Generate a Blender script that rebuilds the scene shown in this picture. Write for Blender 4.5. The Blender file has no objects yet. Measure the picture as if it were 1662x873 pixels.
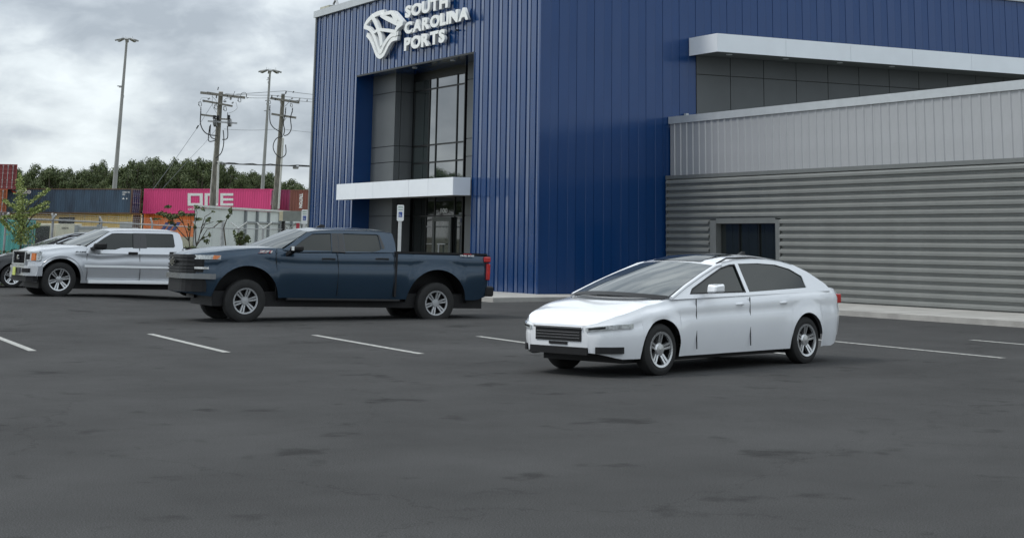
import bpy, bmesh, math, random
from mathutils import Vector, Matrix, noise
random.seed(7)
C = bpy.context.scene.collection
SC = bpy.context.scene
# ------------------------------------------------------------------ camera
FL, CX, CY = 2707.4, 946.9, -191.5            # focal length and principal point in photo pixels
YAW, PITCH, ROLL = -1.042878, 0.2106815, 0.00733
PW, PH = 1662, 873
EYE = 1.7
def cam_axes():
    cy, sy, cp, sp, cr, sr = math.cos(YAW), math.sin(YAW), math.cos(PITCH), math.sin(PITCH), math.cos(ROLL), math.sin(ROLL)
    w = Vector((sy*cp, cy*cp, sp)); r = Vector((cy, -sy, 0)); u = r.cross(w)
    return cr*r+sr*u, -sr*r+cr*u, w
CR, CU, CW = cam_axes()
O = Vector((0, 0, EYE))
cam = bpy.data.objects.new('camera', bpy.data.cameras.new('camera')); C.objects.link(cam)
cam.matrix_world = Matrix(((CR.x, CU.x, -CW.x, 0), (CR.y, CU.y, -CW.y, 0), (CR.z, CU.z, -CW.z, EYE), (0, 0, 0, 1)))
cd = cam.data; cd.sensor_fit = 'HORIZONTAL'; cd.sensor_width = 36; cd.lens = FL/PW*36
cd.shift_x = (PW/2-CX)/PW; cd.shift_y = -(PH/2-CY)/PW
cd.clip_start = .5; cd.clip_end = 5000
SC.camera = cam
# ------------------------------------------------------------------ sky and sun
SUN_EL, SUN_AZ = math.radians(52), math.radians(205)   # compass style: azimuth from +Y clockwise
W = bpy.data.worlds.new('World'); SC.world = W; W.use_nodes = True
nt = W.node_tree; nt.nodes.clear()
def wn(t, **k):
    n = nt.nodes.new(t)
    for a, b in k.items(): setattr(n, a, b)
    return n
out = wn('ShaderNodeOutputWorld'); bg = wn('ShaderNodeBackground'); bg.inputs[1].default_value = .1
sky = wn('ShaderNodeTexSky', sky_type='NISHITA', sun_disc=False, sun_elevation=SUN_EL, sun_rotation=SUN_AZ)
tc = wn('ShaderNodeTexCoord')
sep = wn('ShaderNodeSeparateXYZ'); nt.links.new(tc.outputs['Generated'], sep.inputs[0])
def wm(op, a, b=None, c=None):
    n = wn('ShaderNodeMath', operation=op)
    for i, v in enumerate((a, b, c)):
        if v is None: continue
        if isinstance(v, (int, float)): n.inputs[i].default_value = v
        else: nt.links.new(v, n.inputs[i])
    return n.outputs[0]
cmb = wn('ShaderNodeCombineXYZ')
nt.links.new(sep.outputs[0], cmb.inputs[0]); nt.links.new(sep.outputs[1], cmb.inputs[1]); nt.links.new(wm('MULTIPLY', sep.outputs[2], 2.1), cmb.inputs[2])
def wnoise(scale, detail, rough, dist=0, off=0):
    n = wn('ShaderNodeTexNoise'); n.inputs['Scale'].default_value = scale; n.inputs['Detail'].default_value = detail
    n.inputs['Roughness'].default_value = rough; n.inputs['Distortion'].default_value = dist
    m = wn('ShaderNodeMapping'); m.inputs['Location'].default_value = (off, off*.7, off*.3); nt.links.new(cmb.outputs[0], m.inputs[0])
    nt.links.new(m.outputs[0], n.inputs[0]); return n.outputs[0]
n1 = wnoise(7.5, 6, .5, .2, 1.7); n2 = wnoise(26, 6, .55, .4, 5.1)
cl = wm('ADD', wm('MULTIPLY', n1, .76), wm('MULTIPLY', n2, .24))
ramp = wn('ShaderNodeValToRGB'); nt.links.new(cl, ramp.inputs[0])
els = ramp.color_ramp.elements
els[0].position = .38; els[0].color = (3.5, 3.95, 4.45, 1)
els[1].position = .60; els[1].color = (7.5, 8.1, 8.4, 1)
e = els.new(.46); e.color = (4.7, 5.2, 5.7, 1)
e = els.new(.53); e.color = (6.3, 6.85, 7.2, 1)
# cloud deck is thinner overhead (ordinary overcast sky), slightly pale towards the horizon
gz = wm('MULTIPLY_ADD', wm('MAXIMUM', sep.outputs[2], 0), .9, .93)
gm = wn('ShaderNodeVectorMath', operation='SCALE'); nt.links.new(ramp.outputs[0], gm.inputs[0]); nt.links.new(gz, gm.inputs['Scale'])
mixn = wn('ShaderNodeMix', data_type='RGBA'); mixn.inputs['Factor'].default_value = .93
nt.links.new(sky.outputs[0], mixn.inputs['A']); nt.links.new(gm.outputs[0], mixn.inputs['B'])
nt.links.new(mixn.outputs['Result'], bg.inputs[0]); nt.links.new(bg.outputs[0], out.inputs[0])
sl = bpy.data.lights.new('sun', 'SUN'); sl.energy = 1.3; sl.angle = math.radians(14); sl.color = (1, .97, .92)
sun = bpy.data.objects.new('sun', sl); C.objects.link(sun)
sd = Vector((math.sin(SUN_AZ)*math.cos(SUN_EL), math.cos(SUN_AZ)*math.cos(SUN_EL), math.sin(SUN_EL)))
sun.rotation_euler = sd.to_track_quat('Z', 'Y').to_euler(); sun.location = (0, 0, 60)
SC.view_settings.view_transform = 'Standard'; SC.view_settings.look = 'None'
SC.view_settings.exposure = 0.33; SC.view_settings.gamma = 1; SC.view_settings.use_curve_mapping = False
SC.cycles.max_bounces = 6
# ------------------------------------------------------------------ measuring helpers
FH = Vector((math.sin(YAW), math.cos(YAW), 0)); RH = Vector((math.cos(YAW), -math.sin(YAW), 0)); UZ = Vector((0, 0, 1))
def ray(x, y): return CW + CR*((x-CX)/FL) - CU*((y-CY)/FL)
def at(x, y, d): return O + ray(x, y)*d
def onY(x, y, Y): r = ray(x, y); return O + r*(Y/r.y)
def onX(x, y, X): r = ray(x, y); return O + r*(X/r.x)
def sstep(a, b, t):
    t = max(0, min(1, (t-a)/(b-a))); return t*t*(3-2*t)
def gz_(x, y):
    d = x*FH.x+y*FH.y
    return .2*sstep(35, 41, d) * (1-sstep(-13, -9, x*RH.x+y*RH.y)) + 1.4*sstep(96, 118, d)
# ------------------------------------------------------------------ materials
MATS = {}
def mat(name, col, rough=.6, metal=0, ior=1.5, var=.12, vscale=3, bump=0, bscale=30, coat=0, coat_ior=1.5, coat_r=.04, trans=0, spec=.5, stretch=(1, 1, 1), var_col=None, emit=0, subsurf=None):
    if name in MATS: return MATS[name]
    m = bpy.data.materials.new(name); m.use_nodes = True; t = m.node_tree; b = t.nodes['Principled BSDF']
    b.inputs['Roughness'].default_value = rough; b.inputs['Metallic'].default_value = metal; b.inputs['IOR'].default_value = ior
    b.inputs['Coat Weight'].default_value = coat; b.inputs['Coat Roughness'].default_value = coat_r; b.inputs['Coat IOR'].default_value = coat_ior
    b.inputs['Transmission Weight'].default_value = trans; b.inputs['Specular IOR Level'].default_value = spec
    tcn = t.nodes.new('ShaderNodeTexCoord'); mp = t.nodes.new('ShaderNodeMapping'); mp.inputs['Scale'].default_value = stretch
    t.links.new(tcn.outputs['Object'], mp.inputs[0])
    if var:
        n = t.nodes.new('ShaderNodeTexNoise'); n.inputs['Scale'].default_value = vscale; n.inputs['Detail'].default_value = 6; n.inputs['Roughness'].default_value = .6
        t.links.new(mp.outputs[0], n.inputs[0])
        r = t.nodes.new('ShaderNodeValToRGB'); r.color_ramp.elements[0].position = .3; r.color_ramp.elements[1].position = .7
        c2 = var_col if var_col else tuple(c*(1-var*1.6) for c in col)
        r.color_ramp.elements[0].color = (*c2, 1); r.color_ramp.elements[1].color = (*[min(1, c*(1+(0 if var_col else var))) for c in col], 1)
        t.links.new(n.outputs[0], r.inputs[0]); t.links.new(r.outputs[0], b.inputs['Base Color'])
    else: b.inputs['Base Color'].default_value = (*col, 1)
    if bump:
        n = t.nodes.new('ShaderNodeTexNoise'); n.inputs['Scale'].default_value = bscale; n.inputs['Detail'].default_value = 4
        t.links.new(mp.outputs[0], n.inputs[0]); bp = t.nodes.new('ShaderNodeBump'); bp.inputs['Strength'].default_value = bump; bp.inputs['Distance'].default_value = .02
        t.links.new(n.outputs[0], bp.inputs['Height']); t.links.new(bp.outputs[0], b.inputs['Normal'])
    MATS[name] = m; return m
BLUE = mat('blue_metal', (.0015, .040, .155), .2, .2, var=.06, vscale=.35, bump=.04, bscale=.9, coat=.4, coat_ior=1.5, coat_r=.13)
GREYP = mat('charcoal_panel', (.105, .115, .12), .42, .1, var=.06, vscale=.8, bump=.02, bscale=2)
DKFRAME = mat('dark_window_frame', (.018, .02, .021), .35, .5, var=.05)
GLASS = mat('reflective_glass', (.012, .02, .02), .015, .0, ior=4.2, var=0, bump=.012, bscale=.7)
GLASSD = mat('entrance_glass', (.01, .013, .013), .02, 0, ior=1.6, var=0, bump=.01, bscale=.8)
WHITEM = mat('white_composite', (.78, .82, .86), .35, 0, var=.03, vscale=1)
SOFF = mat('soffit_grey', (.2, .21, .2), .6, var=.05)
LGREY = mat('light_grey_siding', (.40, .41, .425), .38, .3, var=.06, vscale=.8)
LGREYC = mat('light_grey_coping', (.5, .53, .55), .35, .3, var=.05)
DGREY = mat('grey_corrugated', (.24, .25, .243), .4, .3, var=.07, vscale=1)
DGREYT = mat('grey_trim', (.17, .18, .178), .45, .3, var=.05)
SIGNW = mat('sign_white', (.84, .86, .85), .4, 0, var=.03)
ASPH = mat('asphalt', (.045, .046, .048), .95, 0, var=.25, vscale=.9, bump=.6, bscale=60, spec=.15)
PAINT = mat('road_paint', (.5, .5, .47), .8, var=.3, vscale=14, var_col=(.16, .16, .155))
CONC = mat('concrete', (.36, .35, .33), .8, var=.15, vscale=1.5, bump=.2, bscale=25)
DIRT = mat('grass_ground', (.09, .10, .05), .95, var=.3, vscale=.3, bump=.4, bscale=8, var_col=(.13, .11, .075))
GALV = mat('galvanised_steel', (.42, .43, .44), .45, .5, var=.15, vscale=5)
MASTM = mat('mast_concrete_grey', (.36, .37, .37), .6, .2, var=.1, vscale=2, stretch=(1, 1, .15))
WOODP = mat('weathered_pole_wood', (.23, .22, .19), .85, 0, var=.35, vscale=9, bump=.4, bscale=30, stretch=(1, 1, .08))
WOODX = mat('crossarm_wood', (.22, .21, .185), .85, 0, var=.35, vscale=12)
BLACK = mat('black_plastic', (.012, .012, .013), .5, var=.1, spec=.3)
RUBBER = mat('tyre_rubber', (.018, .018, .018), .8, var=.15, vscale=8)
CABLE = mat('black_cable', (.03, .032, .035), .6, var=0)
PORC = mat('grey_porcelain', (.3, .31, .32), .3, var=.1)
PVC = mat('white_conduit', (.66, .66, .63), .5, var=.08)
SILVER = mat('silver_paint', (.55, .57, .60), .24, .5, var=.015, vscale=2, coat=.4)
DBLUE = mat('dark_blue_paint', (.018, .043, .075), .2, .35, var=.03, vscale=2, coat=.55)
WHITEC = mat('white_car_paint', (.78, .8, .83), .2, 0, var=.01, coat=.9)
DKCAR = mat('dark_grey_car_paint', (.018, .02, .023), .25, .2, var=.03, coat=.4)
CHROME = mat('bright_chrome', (.75, .76, .78), .12, 1, var=0)
AGLASS = mat('tinted_side_glass', (.011, .016, .015), .03, 0, ior=1.5, var=0, bump=.01, bscale=1.5)
WGLASS = mat('windshield_glass', (.035, .045, .045), .03, 0, ior=2.1, var=0, bump=.01, bscale=1.5)
LENS = mat('clear_lens', (.62, .65, .66), .08, .3, var=.3, vscale=25, coat=.6)
AMBER = mat('amber_lens', (.75, .22, .06), .15, 0, var=.2, vscale=20, coat=.5)
REDL = mat('red_lens', (.45, .01, .015), .12, 0, var=.2, vscale=15, coat=.5)
def asphalt_mat():
    m = ASPH; t = m.node_tree; b = t.nodes['Principled BSDF']; tcn = t.nodes.new('ShaderNodeTexCoord')
    def nz(scale, det, typ='ShaderNodeTexNoise'):
        n = t.nodes.new(typ); n.inputs['Scale'].default_value = scale
        if typ == 'ShaderNodeTexNoise': n.inputs['Detail'].default_value = det; n.inputs['Roughness'].default_value = .65
        t.links.new(tcn.outputs['Object'], n.inputs['Vector']); return n
    def rampn(src, stops):
        r = t.nodes.new('ShaderNodeValToRGB'); r.color_ramp.elements[0].position = stops[0][0]; r.color_ramp.elements[0].color = (*[stops[0][1]]*3, 1)
        r.color_ramp.elements[1].position = stops[1][0]; r.color_ramp.elements[1].color = (*[stops[1][1]]*3, 1); t.links.new(src, r.inputs[0]); return r.outputs[0]
    def mul(a, bb):
        x = t.nodes.new('ShaderNodeMix'); x.data_type = 'RGBA'; x.blend_type = 'MULTIPLY'; x.inputs['Factor'].default_value = 1; t.links.new(a, x.inputs['A']); t.links.new(bb, x.inputs['B']); return x.outputs['Result']
    base = rampn(nz(95, 2).outputs[0], ((.35, .03), (.68, .085)))
    big = rampn(nz(.35, 6).outputs[0], ((.3, .7), (.7, 1.15)))
    stain = rampn(nz(1.1, 3).outputs[0], ((.30, .55), (.40, 1.0)))
    v = nz(.22, 0, 'ShaderNodeTexVoronoi'); v.feature = 'DISTANCE_TO_EDGE'
    nn = nz(1.5, 5); mx = t.nodes.new('ShaderNodeVectorMath'); mx.operation = 'MULTIPLY_ADD'; t.links.new(nn.outputs['Color'], mx.inputs[0]); mx.inputs[1].default_value = (1.2, 1.2, 0); t.links.new(tcn.outputs['Object'], mx.inputs[2]); t.links.new(mx.outputs[0], v.inputs['Vector'])
    crack = rampn(v.outputs['Distance'], ((.001, .7), (.004, 1.0)))
    t.links.new(mul(mul(mul(base, big), stain), crack), b.inputs['Base Color'])
asphalt_mat()
# ------------------------------------------------------------------ mesh helpers
def setp(o, label=None, cat=None, group=None, kind=None):
    for k, v in (('label', label), ('category', cat), ('group', group), ('kind', kind)):
        if v: o[k] = v
    return o
def empty(name, loc=(0, 0, 0), label=None, cat=None, group=None, rz=0):
    o = bpy.data.objects.new(name, None); C.objects.link(o); o.location = loc; o.rotation_euler = (0, 0, rz); o.empty_display_size = .3
    return setp(o, label, cat, group)
def link(name, me, m, parent=None, smooth=False):
    o = bpy.data.objects.new(name, me); C.objects.link(o)
    if m is not None and len(me.materials) == 0: me.materials.append(m)
    if smooth:
        me.polygons.foreach_set('use_smooth', [True]*len(me.polygons))
        try: me.set_sharp_from_angle(angle=math.radians(38))
        except Exception: pass
    if parent: o.parent = parent
    return o
class MB:
    def __init__(s): s.v = []; s.f = []
    def add(s, v, f):
        n = len(s.v); s.v += [tuple(p) for p in v]; s.f += [tuple(i+n for i in q) for q in f]; return s
    def box(s, a, b):
        (x0, y0, z0), (x1, y1, z1) = a, b
        x0, x1 = min(x0, x1), max(x0, x1); y0, y1 = min(y0, y1), max(y0, y1); z0, z1 = min(z0, z1), max(z0, z1)
        return s.add([(x0, y0, z0), (x1, y0, z0), (x1, y1, z0), (x0, y1, z0), (x0, y0, z1), (x1, y0, z1), (x1, y1, z1), (x0, y1, z1)],
                     [(0, 3, 2, 1), (4, 5, 6, 7), (0, 1, 5, 4), (1, 2, 6, 5), (2, 3, 7, 6), (3, 0, 4, 7)])
    def bar(s, p, q, w, h=None, up=(0, 0, 1)):
        h = h or w; p = Vector(p); q = Vector(q); d = (q-p).normalized(); u = Vector(up)
        if abs(d.dot(u)) > .98: u = Vector((1, 0, 0))
        r = d.cross(u).normalized()*w/2; u = r.cross(d).normalized()*h/2
        return s.add([p-r-u, p+r-u, p+r+u, p-r+u, q-r-u, q+r-u, q+r+u, q-r+u], [(0, 3, 2, 1), (4, 5, 6, 7), (0, 1, 5, 4), (1, 2, 6, 5), (2, 3, 7, 6), (3, 0, 4, 7)])
    def tube(s, pts, r, n=8, r2=None, cap=True):
        pts = [Vector(p) for p in pts]; N = len(pts); rings = []
        prev = None
        for i, p in enumerate(pts):
            d = (pts[min(i+1, N-1)]-pts[max(i-1, 0)]).normalized()
            a = prev if prev else (Vector((0, 0, 1)) if abs(d.z) < .9 else Vector((1, 0, 0)))
            a = (a-d*a.dot(d)).normalized(); prev = a; b = d.cross(a)
            rr = r if r2 is None else r+(r2-r)*i/(N-1)
            if isinstance(r, (list, tuple)): rr = r[i]
            rings.append([p+(a*math.cos(2*math.pi*k/n)+b*math.sin(2*math.pi*k/n))*rr for k in range(n)])
        v = [q for R in rings for q in R]; f = []
        for i in range(N-1):
            for k in range(n):
                f.append((i*n+k, i*n+(k+1) % n, (i+1)*n+(k+1) % n, (i+1)*n+k))
        if cap: f.append(tuple(range(n-1, -1, -1))); f.append(tuple(range((N-1)*n, N*n)))
        return s.add(v, f)
    def quad(s, a, b, c, d): return s.add([a, b, c, d], [(0, 1, 2, 3)])
    def slab(s, pts, off):      # polygon pushed along off
        off = Vector(off); p = [Vector(q) for q in pts]; n = len(p)
        return s.add(p+[q+off for q in p], [tuple(range(n-1, -1, -1)), tuple(range(n, 2*n))]+[(i, (i+1) % n, (i+1) % n+n, i+n) for i in range(n)])
    def grid(s, rows, close=False):
        n = len(rows[0]); v = [q for R in rows for q in R]; f = []
        for i in range(len(rows)-1):
            for k in range(n-1+(1 if close else 0)):
                f.append((i*n+k, i*n+(k+1) % n, (i+1)*n+(k+1) % n, (i+1)*n+k))
        return s.add(v, f)
    def me(s, name='part', fix=True):
        m = bpy.data.meshes.new(name); m.from_pydata(s.v, [], s.f); m.update()
        if fix:
            b = bmesh.new(); b.from_mesh(m); bmesh.ops.recalc_face_normals(b, faces=b.faces); b.to_mesh(m); b.free()
        return m
    def build(s, name, m, parent=None, smooth=False, bevel=0):
        me = s.me(name)
        if bevel:
            b = bmesh.new(); b.from_mesh(me); bmesh.ops.bevel(b, geom=b.edges[:], offset=bevel, segments=1, affect='EDGES', clamp_overlap=True); b.to_mesh(me); b.free()
        return link(name, me, m, parent, smooth)
def box(name, a, b, m, parent=None, bevel=0): return MB().box(a, b).build(name, m, parent, bevel=bevel)
def curve_mesh(splines, ext=.02, bevel=0):
    cu = bpy.data.curves.new('shape', 'CURVE'); cu.dimensions = '2D'; cu.fill_mode = 'BOTH'; cu.extrude = ext; cu.bevel_depth = bevel
    for pts in splines:
        sp = cu.splines.new('POLY'); sp.points.add(len(pts)-1); sp.use_cyclic_u = True
        for i, p in enumerate(pts): sp.points[i].co = (p[0], p[1], 0, 1)
    o = bpy.data.objects.new('shape', cu); C.objects.link(o)
    dg = bpy.context.evaluated_depsgraph_get(); me = bpy.data.meshes.new_from_object(o.evaluated_get(dg))
    bpy.data.objects.remove(o); bpy.data.curves.remove(cu); me.materials.clear(); return me
GL = {}
def text_mesh(txt, ext=.02, bold=0.0, res=3, bevel=0):
    key = (txt, ext, bold, res, bevel)
    cu = bpy.data.curves.new('lettering', 'FONT'); cu.body = txt; cu.extrude = ext; cu.offset = bold; cu.size = 1; cu.resolution_u = res; cu.bevel_depth = bevel
    o = bpy.data.objects.new('lettering', cu); C.objects.link(o)
    dg = bpy.context.evaluated_depsgraph_get(); me = bpy.data.meshes.new_from_object(o.evaluated_get(dg))
    bpy.data.objects.remove(o); bpy.data.curves.remove(cu); me.materials.clear(); return me
def bounds(me):
    xs = [v.co.x for v in me.vertices]; ys = [v.co.y for v in me.vertices]
    return min(xs), max(xs), min(ys), max(ys)
def place_mesh(me, org, r, u, n, w=None, h=None, slant=0):
    """map mesh xy box to org + r*[0..w] + u*[0..h], z along n"""
    x0, x1, y0, y1 = bounds(me); r = Vector(r); u = Vector(u); n = Vector(n); org = Vector(org)
    sx = (w/(x1-x0)) if w else 1; sy = (h/(y1-y0)) if h else sx
    if not w and h: sx = sy
    for v in me.vertices:
        x = (v.co.x-x0)*sx; y = (v.co.y-y0)*sy; v.co = org+r*(x+slant*y)+u*y+n*v.co.z
    me.update(); return me
def lettering(name, txt, org, r, u, n, w, h, m, parent, ext=.004, bold=0, slant=0):
    me = text_mesh(txt, ext, bold); place_mesh(me, org, r, u, n, w, h, slant); return link(name, me, m, parent)
def dup(o, parent=None, loc=None):
    c = o.copy(); C.objects.link(c)
    if parent: c.parent = parent
    if loc is not None: c.location = loc
    return c
def dup_tree(o, parent=None):
    c = o.copy(); C.objects.link(c); c.parent = parent
    for ch in o.children: dup_tree(ch, c)
    return c
#SECTION ground
def ground_sheet(name, m, l0, l1, d0, d1, nl, nd, dz, kind='structure'):
    rows = []
    for j in range(nd+1):
        d = d0+(d1-d0)*j/nd; row = []
        for i in range(nl+1):
            l = l0+(l1-l0)*i/nl; p = RH*l+FH*d; row.append((p.x, p.y, gz_(p.x, p.y)+dz))
        rows.append(row)
    o = MB().grid(rows).build(name, m, smooth=True); setp(o, kind=kind); return o
# far ground, finer near the place
rows = []
ds = [-600, -100, 0, 20, 33]+[35+k for k in range(0, 9)]+[50, 70, 90]+[96+2*k for k in range(12)]+[125, 160, 250, 400, 800, 2500]
ls = [-2500, -600, -200, -120, -80]+[-60+2*k for k in range(41)]+[40, 80, 200, 600, 2500]
for d in ds:
    row = []
    for l in ls:
        p = RH*l+FH*d; row.append((p.x, p.y, gz_(p.x, p.y)-.02))
    rows.append(row)
setp(MB().grid(rows).build('ground', DIRT, smooth=True), kind='structure')
lot = ground_sheet('parking_lot', ASPH, -34, 12, -8, 66, 46, 74, .0)
# painted bay lines in front of the vehicles (children of the lot)
for k in range(12):
    dirv = (RH*.45-FH*.9).normalized()
    base = RH*(-25+2.9*k)+FH*30.5
    q0 = base; q1 = base+dirv*5.2; s = dirv.cross(UZ)*.06
    mb = MB(); mb.quad(q0-s+UZ*.006, q1-s+UZ*.006, q1+s+UZ*.006, q0+s+UZ*.006); mb.build('bay_line', PAINT, lot)
#SECTION office building
YA = 24.0
XC = onY(874.5, 387.5, YA).x
XL = (onY(514.8, 29.8, YA).x+onY(502.5, 369, YA).x)/2
ZT = onY(514.8, 29.8, YA).z
XOL = (onY(580, 124.5, YA).x+onY(572.8, 297.5, YA).x)/2
XOR = (onY(771.3, 85.4, YA).x+onY(765.2, 318, YA).x)/2
ZS = onY(771.3, 85.4, YA).z
YB = onX(1129.8, 140, XC).y
YW = onX(1086.5, 203, XC).y
YR1 = onX(606, 135, XOL).y
XP = onY(642, 149, YR1).x
YG = onX(671, 151, XP).y
XGR = onY(757, 200, YG).x
YEND = 52.0
print('A', XC, XL, ZT, XOL, XOR, ZS, YB, YW, YR1, XP, YG, XGR)
office = empty('office_building', (XC, YA, 0), 'blue ribbed metal office building with grey entrance recess and white canopies', 'office building')
OB = Vector(office.location)
def ob(name, a, b, m, bevel=0, parent=None):
    a = Vector(a)-OB; b = Vector(b)-OB
    return box(name, a, b, m, parent or office, bevel)
def rib_profile(M, dep):
    return [(0, 0), (.50*M, 0), (.505*M, -dep), (.545*M, -dep), (.56*M, -.55*dep), (.955*M, .35*dep), (.96*M, -dep), (.995*M, -dep), (1.0*M, 0)]
def panel_mesh_A(M, z0, z1):      # outward = -Y
    mb = MB(); pr = rib_profile(M, .035)
    rows = [[(x-M, -y-.0, z) for x, y in pr] for z in (z0, z1)]
    mb.grid(rows); mb.grid([[(-M, .05, z0), (0, .05, z0)], [(-M, .05, z1), (0, .05, z1)]])
    return mb.me('wall_panel', fix=False)
def fixed(mb_me): return mb_me
def panels_A(x_from, x_to, z0, z1):
    n = max(1, round((x_to-x_from)/.61)); M = (x_to-x_from)/n; me = panel_mesh_A(M, z0, z1)
    for i in range(n): 
        o = link('wall_panel', me, BLUE, office); o.location = (x_to-i*M-OB.x, 0, 0)
        o.rotation_euler = (0, 0, random.uniform(-.003, .003))
    return n
ZB = -.3
ZCAP = ZT-.05
nA = panels_A(XOR, XC, ZB, ZT); nB = panels_A(XOL, XOR, ZS, ZT); nC = panels_A(XL, XOL, ZB, ZT); print('panels', nA, nB, nC)
# side wall panels, outward = +X
def panels_B(y_from, y_to, z0, z1):
    n = round((y_to-y_from)/.61); M = (y_to-y_from)/n
    pr = rib_profile(M, .013); mb = MB()
    mb.grid([[(y, x, z) for x, y in pr] for z in (z0, z1)]); me = mb.me('wall_panel', fix=False)
    for i in range(n):
        o = link('wall_panel', me, BLUE, office); o.location = (0, y_from+i*M-OB.y, 0); o.rotation_euler = (0, 0, random.uniform(-.0015, .0015))
panels_B(YA, YB, ZB, ZT)
ZU = onX(1129.5, 92, XC).z            # head of the grey recessed panels
panels_B(YB, YEND, ZU+.25, ZT)
# corner trim, coping, solid core
ob('corner_trim', (XC-.06, YA-.05, ZB), (XC+.05, YA+.0, ZT), BLUE)
ob('corner_trim', (XL-.10, YA-.05, ZB), (XL+.02, YA+.3, ZT), DGREYT)
core = MB()
cb = lambda a, b: core.box(Vector(a)-OB, Vector(b)-OB)
cb((XL, YG+.5, ZB), (XC-.25, YEND, ZT-.15)); cb((XOR+.02, YA+.06, ZB), (XC-.1, YG+.5, ZT-.2)); cb((XL+.02, YA+.06, ZB), (XOL-.02, YG+.5, ZT-.2)); cb((XOL-.02, YA+.06, ZS+.03), (XOR+.02, YG+.5, ZT-.2))
cb((XC-.1, YA+.3, ZB), (XC-.04, YB-.05, ZT-.2))
core.build('core_wall', BLUE, office)
ob('coping', (XL-.14, YA-.12, ZT), (XC+.12, YA+.35, ZT+.26), LGREYC)
ob('coping', (XC-.3, YA+.36, ZT), (XC+.12, YEND, ZT+.26), LGREYC)
ob('roof', (XL, YA+.36, ZT-.14), (XC-.31, YEND, ZT+.1), SOFF)
# opening: reveal, soffit, grey panels
ob('reveal_panel', (XOL-.02, YA-.02, ZB), (XOL+.01, YR1, ZS), BLUE)
ob('reveal_panel', (XOR-.01, YA-.02, ZB), (XOR+.02, YG, ZS), BLUE)
ob('head_trim', (XOL+.012, YA-.01, ZS-.03), (XOR-.012, YA+.05, ZS+.03), DKFRAME)
ob('soffit', (XOL+.01, YA+.06, ZS-.02), (XOR-.01, YG+.3, ZS+.02), BLUE)
for px, py in ((673, 113), (735, 102)):
    p = onY(px, py, YA+.35); mb = MB(); mb.tube([(p.x-OB.x, p.y-OB.y, ZS-.05-OB.z), (p.x-OB.x, p.y-OB.y, ZS-.02)], .09, 12); mb.build('recessed_light', SIGNW, office)
zj = [ZB, onY(640, 351, YR1).z, onY(620, 318, YR1).z]
j1, j2, j3 = onY(608, 265.5, YR1).z, onY(604.2, 240.7, YR1).z, onY(625, 152.2, YR1).z
J = [ZB, onY(640, 350.5, YR1).z, 3.3, j1, j2, j3, ZS]
for a, b in zip(J[:-1], J[1:]):
    ob('grey_panel', (XOL+.012, YR1, a+.012), (XP-.0, YR1+.04, b-.012), GREYP)
    mid = YR1+(YG-YR1)*.32
    ob('grey_panel', (XP-.04, YR1+.042, a+.012), (XP, mid-.01, b-.012), GREYP)
    ob('grey_panel', (XP-.04, mid+.01, a+.012), (XP, YG, b-.012), GREYP)
ob('grey_backing', (XOL+.012, YR1+.041, ZB), (XP-.045, YG+.2, ZS-.03), DKFRAME)
JR = [ZB, onY(760, 350, YG).z, 3.3, onY(765, 253.5, YG-.15).z, onY(765, 224.5, YG-.15).z, onY(765, 128.8, YG-.15).z, ZS]
XGS = onY(757.5, 200, YG-.15).x
for a, b in zip(JR[:-1], JR[1:]): ob('grey_panel', (XGS, YG-.15, a+.012), (XOR-.012, YG-.11, b-.012), GREYP)
ob('grey_backing', (XGS+.01, YG-.105, ZB), (XOR-.012, YG+.2, ZS-.03), DKFRAME)
# glazing
def glaz(name, cols, zr, glassm, fr=.055):
    """one window assembly: frame bars and panes; cols, zr are bar centre lines"""
    w = MB(); y0 = YG-.04; y1 = YG+.04
    for c in cols: w.box((c-fr/2-OB.x, y0-OB.y, zr[0]), (c+fr/2-OB.x, y1-OB.y, zr[-1]))
    f = w.build(name, DKFRAME, office)
    for zc in zr:
        for a, b in zip(cols[:-1], cols[1:]):
            box('mullion', (a+fr/2-OB.x, y0+.006-OB.y, zc-fr/2), (b-fr/2-OB.x, y1-OB.y, zc+fr/2), DKFRAME, f)
    for a, b in zip(cols[:-1], cols[1:]):
        for c, d in zip(zr[:-1], zr[1:]):
            pan = box('pane', (-(b-a-fr)/2, -.012, -(d-c-fr)/2), ((b-a-fr)/2, .012, (d-c-fr)/2), glassm, f)
            pan.location = ((a+b)/2-OB.x, YG-OB.y, (c+d)/2); pan.rotation_euler = (random.uniform(-.004, .004), 0, random.uniform(-.006, .006))
    return f
cx_ = [onY(x, 200, YG).x for x in (672.5, 697.5, 709, 742.5, 755)]
# columns measured at y~200: leaning verticals give the same world x
zr = [3.25, onY(700, 263.8, YG).z, onY(700, 235.6, YG).z, onY(700, 145.1, YG).z, onY(730, 123, YG).z]
ob('head_panel', (onY(672.5, 200, YG).x-.03, YG-.03, onY(730, 123, YG).z+.03), (onY(755, 200, YG).x+.03, YG+.02, ZS-.021), DKFRAME)
print('zr', zr, 'cols', cx_, 'JR', JR)
glaz('upper_window', cx_, zr, GLASS)
zl = [.0, onY(720, 350.5, YG).z, 3.1]
cl_ = [onY(x, 351, YG).x for x in (672, 692.5, 706.5, 738.5, 751.5)]
ef = glaz('entrance_window', cl_, zl, GLASSD)
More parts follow.
